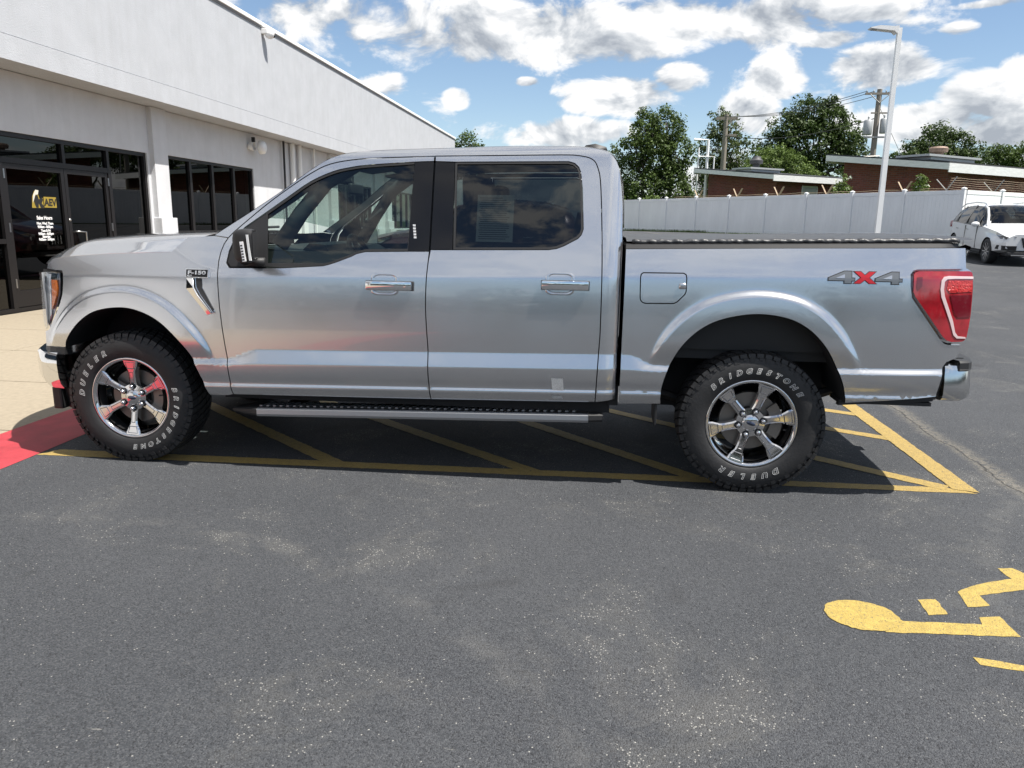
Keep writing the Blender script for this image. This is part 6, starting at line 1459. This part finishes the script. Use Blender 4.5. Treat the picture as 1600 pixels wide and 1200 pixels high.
# ---- cab interior
m_ = MB(); m_.prism([(.70, 1.05), (.70, 1.30), (.80, 1.325), (1.05, 1.30), (1.14, 1.25), (1.17, 1.10), (1.10, .90), (.9, .8)], 1, -.86, .86); DASH = m_.build('dashboard', MT['int_dark'], TRUCK, False)
m_ = MB(); m_.prism([(1.00, 1.29), (1.06, 1.345), (1.16, 1.335), (1.19, 1.27), (1.17, 1.20)], 1, -.66, -.20); m_.build('instrument_hood', MT['int_dark'], DASH)
m_ = MB(); m_.box(1.145, 1.17, -.14, .16, 1.13, 1.31, 0.01); m_.build('centre_screen', MT['gloss_black'], DASH)
m_ = MB(); m_.box(1.14, 1.175, -.18, .20, .98, 1.11, 0.008); m_.build('control_panel', MT['lamp_silver'], DASH)
for y in (-.78, -.24, .26, .78): m_ = MB(); m_.box(1.13, 1.165, y-.05, y+.05, 1.17, 1.27, 0.008); m_.build('air_vent', MT['int_grey'], DASH)
SW = thing('x', (0, 0, 0)); bpy.data.objects.remove(SW)
m_ = MB(); ax = Vector((-0.90, 0, -0.42)).normalized(); c = Vector((1.33, -.42, 1.215)); u_ = Vector((0, 1, 0)); w_ = ax.cross(u_)
m_.tube([c+(u_*math.cos(2*math.pi*k/32)+w_*math.sin(2*math.pi*k/32))*0.19 for k in range(33)], 0.016, 8)
STW = m_.build('steering_wheel', MT['int_dark'], TRUCK, True)
m_ = MB(); m_.obox(c+ax*0.02, ax*0.025, u_*0.07, w_*0.06); 
for a in (0, math.pi, -math.pi/2): m_.tube([c+ax*0.01, c+(u_*math.cos(a)+w_*math.sin(a))*0.185], 0.016, 6)
m_.build('steering_boss', MT['int_grey'], STW); m_ = MB(); m_.tube([c, c+ax*0.35], 0.04, 8); m_.build('steering_column', MT['int_dark'], STW)
def seat(x, y, w, name, parent, lean=0.22, grey=MT['int_grey']):
    m_ = MB(); m_.box(x-.28, x+.25, y-w, y+w, .80, .95, 0.05); S = m_.build(name, grey, parent, True)
    rows = []
    for t in [k/6 for k in range(7)]:
        z = .93+.62*t; xx = x+.20+lean*t; ww = w*(1-.18*t**2); rows.append([(xx, y-ww, z), (xx-.07, y-ww*.8, z), (xx-.055, y, z), (xx-.07, y+ww*.8, z), (xx, y+ww, z), (xx+.10, y+ww*.9, z), (xx+.10, y-ww*.9, z), (xx, y-ww, z)])
    n = 8; m_ = MB(); m_.add([p for r_ in rows for p in r_], [(j*n+k, j*n+k+1, (j+1)*n+k+1, (j+1)*n+k) for j in range(6) for k in range(7)]+[tuple(6*n+k for k in range(7))]); m_.build('seat_back', grey, S, True, 60)
    for yy in ([y] if w < .4 else [y-.4, y+.4]):
        m_ = MB(); xx = x+.20+lean+.05; m_.box(xx-.05, xx+.05, yy-.13, yy+.13, 1.59, 1.74, 0.035); m_.tube([(xx, yy-.05, 1.5), (xx, yy-.05, 1.62)], .008, 6); m_.tube([(xx, yy+.05, 1.5), (xx, yy+.05, 1.62)], .008, 6); m_.build('headrest', grey, S, True)
    return S
seat(1.62, -.42, .26, 'front_seat', TRUCK); seat(1.62, .42, .26, 'front_seat', TRUCK); seat(2.42, 0, .70, 'rear_bench', TRUCK, 0.12)
m_ = MB(); m_.box(1.25, 1.9, -.13, .13, .7, 1.02, 0.03); m_.build('centre_console', MT['int_dark'], TRUCK)
m_ = MB(); m_.box(1.135, 1.165, -.13, .13, 1.655, 1.725, 0.012); m_.tube([(1.14, 0, 1.70), (1.09, 0, 1.80)], .012, 6); m_.build('rear_view_mirror', MT['int_dark'], TRUCK, True)
m_ = MB(); m_.box(1.05, 1.12, -.07, .07, 1.72, 1.81, 0.02); m_.build('camera_housing', MT['int_dark'], TRUCK, True)
for s in (-1, 1):
    m_ = MB(); m_.tube([(.98, s*.765, 1.475), (1.01, s*.74, 1.475), (1.13, s*.71, 1.575), (1.13, s*.735, 1.60)], .014, 8); m_.build('grab_handle', MT['int_grey'], TRUCK, True)
    m_ = MB(); m_.obox((1.40, s*.36, 1.80), (.09, 0, .012), (0, .20, 0), (0, 0, .008)); m_.build('sun_visor', MT['headliner'], TRUCK)
    for (xa, xb) in ((.72, 1.84), (1.88, 2.80)):
        m_ = MB(); m_.box(xa, xb, min(s*.86, s*.90), max(s*.86, s*.90), .60, 1.235 if xa < 1 else 1.31, 0.015); m_.build('door_card', MT['int_dark'], TRUCK)
m_ = MB(); m_.box(.75, 2.88, -.85, .85, .565, .60); m_.build('cabin_floor', MT['int_dark'], TRUCK)
# ------------------------------------------------------------------ SUVs (one built with its parts, the second a repainted copy)
SUVW = car_paint('white_pearl', (0.74, 0.745, 0.74), 0.0, 0.30, 0.0); SUVM = car_paint('dark_maroon', (0.055, 0.010, 0.014), 0.3, 0.25, 0.05)
MT['suv_glass'] = glass('suv_glass', (0.16, 0.18, 0.19))
# local frame: +X is the nose, ground at z = 0, wheels at x = +-1.425; stations: (x, z_low, z_belt, z_top, w_low, w_belt, w_top)
ST = [(-2.28, .62, .95, 1.02, .60, .62, .56), (-2.20, .46, 1.06, 1.18, .72, .75, .64), (-2.02, .38, 1.10, 1.46, .86, .85, .60), (-1.70, .34, 1.10, 1.585, .945, .925, .62), (-1.2, .33, 1.085, 1.645, .95, .93, .635), (-.6, .33, 1.065, 1.672, .945, .93, .645), (0.0, .33, 1.045, 1.662, .945, .93, .645), (.35, .33, 1.035, 1.60, .945, .93, .63), (.70, .33, 1.03, 1.40, .945, .925, .66), (1.02, .33, 1.03, 1.135, .945, .92, .76), (1.40, .33, .99, 1.075, .95, .905, .70), (1.85, .34, .93, 1.005, .93, .86, .62), (2.20, .38, .84, .93, .86, .79, .58), (2.32, .44, .78, .88, .76, .70, .52)]
def suv_section(st, n=16):
    x, zl, zb, zt, wl, wb, wt = st; out = []
    prof = [(0.0, zl), (wl*0.80, zl), (wl*0.985, zl+0.06), (wl, zl+0.22), (wl*0.995, (zl+zb)/2+0.05), (wb*1.005, zb-0.10), (wb, zb), (wb+(wt-wb)*0.30, zb+(zt-zb)*0.35), (wb+(wt-wb)*0.68, zb+(zt-zb)*0.72), (wt, zb+(zt-zb)*0.90), (wt*0.86, zb+(zt-zb)*0.975), (wt*0.5, zt), (0.0, zt+0.008)]
    return [(x, y, z) for y, z in prof]
def suv_grid():
    out = []
    for a, b in zip(ST, ST[1:]):
        k = max(1, round((b[0]-a[0])/0.12))
        for i in range(k): t = i/k; out.append(tuple(p+(q-p)*t for p, q in zip(a, b)))
    return out+[ST[-1]]
SEC = [suv_section(s_) for s_ in suv_grid()]
def in_arch(x, z): return min((x-1.425)**2, (x+1.425)**2)+(z-.36)**2 < 0.40**2
def build_suv():
    T = thing('parked_suv', (0, 0, 0), None, 'SUV', 'parked SUVs', local=True)
    def bodymesh(sel, name, m, off=0.0, sides=(-1, 1), parent=T, smooth=True):
        mb = MB()
        for s in sides:
            for i in range(len(SEC)-1):
                for k in range(len(SEC[0])-1):
                    q = [SEC[i][k], SEC[i+1][k], SEC[i+1][k+1], SEC[i][k+1]]
                    if sel(i, k, q): mb.add([(x, s*(y+off), z+off*0.3) for x, y, z in q], [(0, 1, 2, 3)])
        if name == 'body':
            for q in (0, len(SEC)-1):
                ring = [(x, -y, z) for x, y, z in SEC[q]] + [p for p in SEC[q][::-1]][1:-1]; mb.add(ring, [tuple(range(len(ring)))])
        return mb.build(name, m, parent, smooth, None)
    cx = lambda q: sum(p[0] for p in q)/4
    isglass = lambda i, k, q: k in (6, 7, 8) and -1.95 < cx(q) < 0.92
    isws = lambda i, k, q: k >= 9 and 0.10 < cx(q) < 1.0
    # body refined at the arches: cut with a clean circle instead of grid steps
    b = bodymesh(lambda i, k, q: not isglass(i, k, q) and not isws(i, k, q), 'body', SUVW)
    bm = bmesh.new(); bm.from_mesh(b.data)
    bmesh.ops.subdivide_edges(bm, edges=[e for e in bm.edges if all(min(abs(v.co.x-1.425), abs(v.co.x+1.425)) < 0.62 and v.co.z < 1.0 for v in e.verts)], cuts=3, use_grid_fill=True)
    for v in bm.verts:   # snap near the arch on to the circle
        c = 1.425 if v.co.x > 0 else -1.425; d = Vector((v.co.x-c, v.co.z-.36))
        if abs(d.length-0.40) < 0.03 and abs(v.co.y) > 0.5: d = d.normalized()*0.40; v.co.x = c+d.x; v.co.z = .36+d.y
    kill = [f for f in bm.faces if in_arch(f.calc_center_median().x, f.calc_center_median().z) and abs(f.calc_center_median().y) > 0.5]
    bmesh.ops.delete(bm, geom=kill, context='FACES'); bm.to_mesh(b.data); bm.free()
    b.data.polygons.foreach_set('use_smooth', [True]*len(b.data.polygons)); b.data.set_sharp_from_angle(angle=R(38))
    for s in (-1, 1):
        bodymesh(lambda i, k, q: isglass(i, k, q), 'side_window', MT['suv_glass'], -0.004, (s,))
        for xp in (-1.42, -0.52, 0.42):
            y = .93; m_ = MB(); z0, z1 = lerp_tab([(a[0], a[2]) for a in ST], xp), lerp_tab([(a[0], a[3]) for a in ST], xp); w0, w1 = .93, lerp_tab([(a[0], a[6]) for a in ST], xp)
            m_.obox((xp, s*((w0+w1)/2+.006), (z0+z1*.95+z0*.05)/2+.02), (0.035, 0, 0), (0, 0.006, 0), ((-0.10 if xp > 0.3 else 0), s*(w1-w0)/2*.98, (z1-z0)/2*.86)); m_.build('window_pillar', MT['gloss_black'], T)
        m_ = MB(); m_.tube([(.10, s*.655, 1.60), (.40, s*.67, 1.545), (.72, s*.74, 1.33), (1.0, s*.83, 1.09), (1.10, s*.86, 1.04)], [.03, .035, .035, .035, .03], 8); m_.build('screen_pillar', SUVW, T, True)
        m_ = MB(); m_.tube([(-1.95, s*.645, 1.545), (-1.5, s*.655, 1.66), (-.6, s*.66, 1.715), (.05, s*.655, 1.695), (.22, s*.65, 1.64)], 0.018, 8); m_.build('roof_rail', MT['chrome'], T, True)
        m_ = MB(); m_.ball((.62, s*1.03, 1.09), .07, .12, .075); m_.box(.56, .64, min(s*.90, s*.98), max(s*.90, s*.98), 1.03, 1.07); m_.build('side_mirror', SUVW, T, True)
        for xh in (-.30, -1.15):
            m_ = MB(); m_.box(xh-.11, xh+.11, s*.945-.02, s*.945+.025, .905, .93, 0.008); m_.build('door_handle', MT['chrome'], T)
        for xg in (.52, -.46):
            m_ = MB(); m_.box(xg-.004, xg+.004, min(s*.90, s*.951), max(s*.90, s*.951), .40, 1.03); m_.build('door_seam', MT['well'], T)
        # lamps
        m_ = MB(); m_.prism([(1.86, .90), (2.16, .83), (2.30, .80), (2.27, .74), (2.10, .745), (2.0, .80), (1.88, .85)], 1, s*.60, s*.885)
        for q in range(len(m_.v)):
            x, y, z = m_.v[q]; yy = lerp_tab([(1.8, .885), (2.1, .84), (2.25, .765), (2.31, .72)], x)+.006
            if abs(y) > .8: m_.v[q] = (x, s*yy, z)
            else: m_.v[q] = (x+.03, s*.52, z)
        hl = m_.build('headlight', MT['rim_mid'], T)
        m_ = MB(); m_.tube([(2.215, s*.80, .745), (2.225, s*.805, .52)], .022, 6); m_.build('day_lamp', MT['white'], T)
        m_ = MB(); m_.prism([(2.02, .47), (2.31, .44), (2.33, .56), (2.10, .575)], 1, s*.50, s*.80)
        for q in range(len(m_.v)):
            x, y, z = m_.v[q]
            if abs(y) > .7: m_.v[q] = (x-.02, s*(lerp_tab([(1.8, .93), (2.1, .89), (2.30, .79)], x)+.012), z)
            else: m_.v[q] = (x+.05, y, z)
        m_.build('fog_recess', MT['black'], T)
        m_ = MB(); m_.prism([(-2.25, .92), (-2.02, 1.05), (-2.05, 1.12), (-2.23, 1.10)], 1, s*.62, s*.84); m_.build('tail_light', MT['red_lens'], T)
        m_ = MB(); m_.box(-1.0, 1.0, min(s*.88, s*.955), max(s*.88, s*.955), .30, .36, 0.01); m_.build('sill_cladding', MT['black'], T)
        for xc in (-1.425, 1.425):
            m_ = MB(); v = []; f = []
            for k in range(25):
                a = math.pi*k/24*1.15-0.24; v += [(xc+.40*math.cos(a), s*.94, .36+.40*math.sin(a)), (xc+.40*math.cos(a), s*.62, .36+.40*math.sin(a))]
            for k in range(24): f.append((2*k, 2*k+1, 2*k+3, 2*k+2))
            part('wheel_well', v, f, MT['well'], T)
            w = bpy.data.objects.new('wheel', None); COL.objects.link(w); w.parent = T; w.location = (xc, s*.82, .36); w.rotation_euler = (0, 0, 0 if s < 0 else math.pi); ORG[w] = Vector((0, 0, 0))
            m_ = MB(); m_.lathe([(.245, -.11), (.27, -.118), (.32, -.12), (.345, -.11), (.36, -.08), (.36, .08), (.345, .11), (.25, .11)], (0, 0, 0), 'Y', 40); m_.build('tyre', MT['rubber'], w, True)
            m_ = MB(); m_.lathe([(.25, -.112), (.24, -.115), (.228, -.10), (.22, -.02), (.0, -.015)], (0, 0, 0), 'Y', 40); m_.build('rim', MT['rim_in'], w, True)
            for k in range(10):
                a = 2*math.pi*k/10; m_ = MB(); m_.obox((.135*math.cos(a), -.098, .135*math.sin(a)), (.105*math.cos(a), -.006, .105*math.sin(a)), (-.014*math.sin(a), 0, .014*math.cos(a)), (0, .012, 0)); m_.build('spoke', MT['chrome'], w)
    bodymesh(lambda i, k, q: isws(i, k, q), 'windscreen', MT['suv_glass'], 0.0)
    m_ = MB(); m_.prism([(2.26, .80), (2.335, .78), (2.345, .64), (2.335, .52), (2.22, .52)], 1, -.40, .40); 
    for q in range(len(m_.v)):
        x, y, z = m_.v[q]; m_.v[q] = (x+.01, y*(1.0 if z > .7 else .8 if z > .5 else .62), z)
    GR_ = m_.build('grille', MT['black'], T)
    for k in range(7): m_ = MB(); y = -.36+.12*k; m_.box(2.345, 2.365, y*.85-.010, y*.85+.010, .56, .76); m_.build('grille_bar', MT['chrome'], GR_)
    m_ = MB(); m_.box(1.9, 2.36, -.72, .72, .28, .40, 0.03); m_.build('lower_bumper', MT['black'], T); m_ = MB(); m_.box(2.30, 2.39, -.62, .62, .30, .325); m_.build('skid_trim', MT['chrome'], T)
    m_ = MB(); m_.box(-1.9, 1.9, -.75, .75, .25, .42); m_.build('underbody', MT['well'], T)
    m_ = MB(); m_.prism([(-.9, .5), (1.0, .5), (1.0, .95), (.7, 1.0), (.55, .8), (-.8, .8)], 1, -.8, .8); m_.build('interior', MT['int_dark'], T)
    for y in (-.4, .4): m_ = MB(); m_.box(-.25, -.05, y-.22, y+.22, .8, 1.25, .05); m_.box(-.22, -.12, y-.12, y+.12, 1.28, 1.45, .03); m_.build('seat', MT['int_grey'], T, True)
    return T
SUV1 = build_suv()
SUV1['label'] = 'white SUV with chrome roof rails parked at the right edge by the fence corner'
SUV1.location = (14.95, 19.80, gz(14.86, 19.5)-0.02); SUV1.rotation_euler = (R(0.0), R(2.0), R(-96.0))
def copy_tree(o, parent=None, swap=None):
    c = o.copy(); COL.objects.link(c); c.parent = parent
    if swap and o.data and any(m == swap[0] for m in o.data.materials):
        c.data = o.data.copy()
        for i, m in enumerate(c.data.materials):
            if m == swap[0]: c.data.materials[i] = swap[1]
    for ch in list(o.children): copy_tree(ch, c, swap)
    return c
SUV2 = copy_tree(SUV1, None, (SUVW, SUVM)); SUV2['label'] = 'dark maroon SUV on the far side of the truck, seen through its front window'
SUV2.location = (0.15, 12.2, gz(2.5, 12.2)-0.02); SUV2.rotation_euler = (0, 0, math.pi)
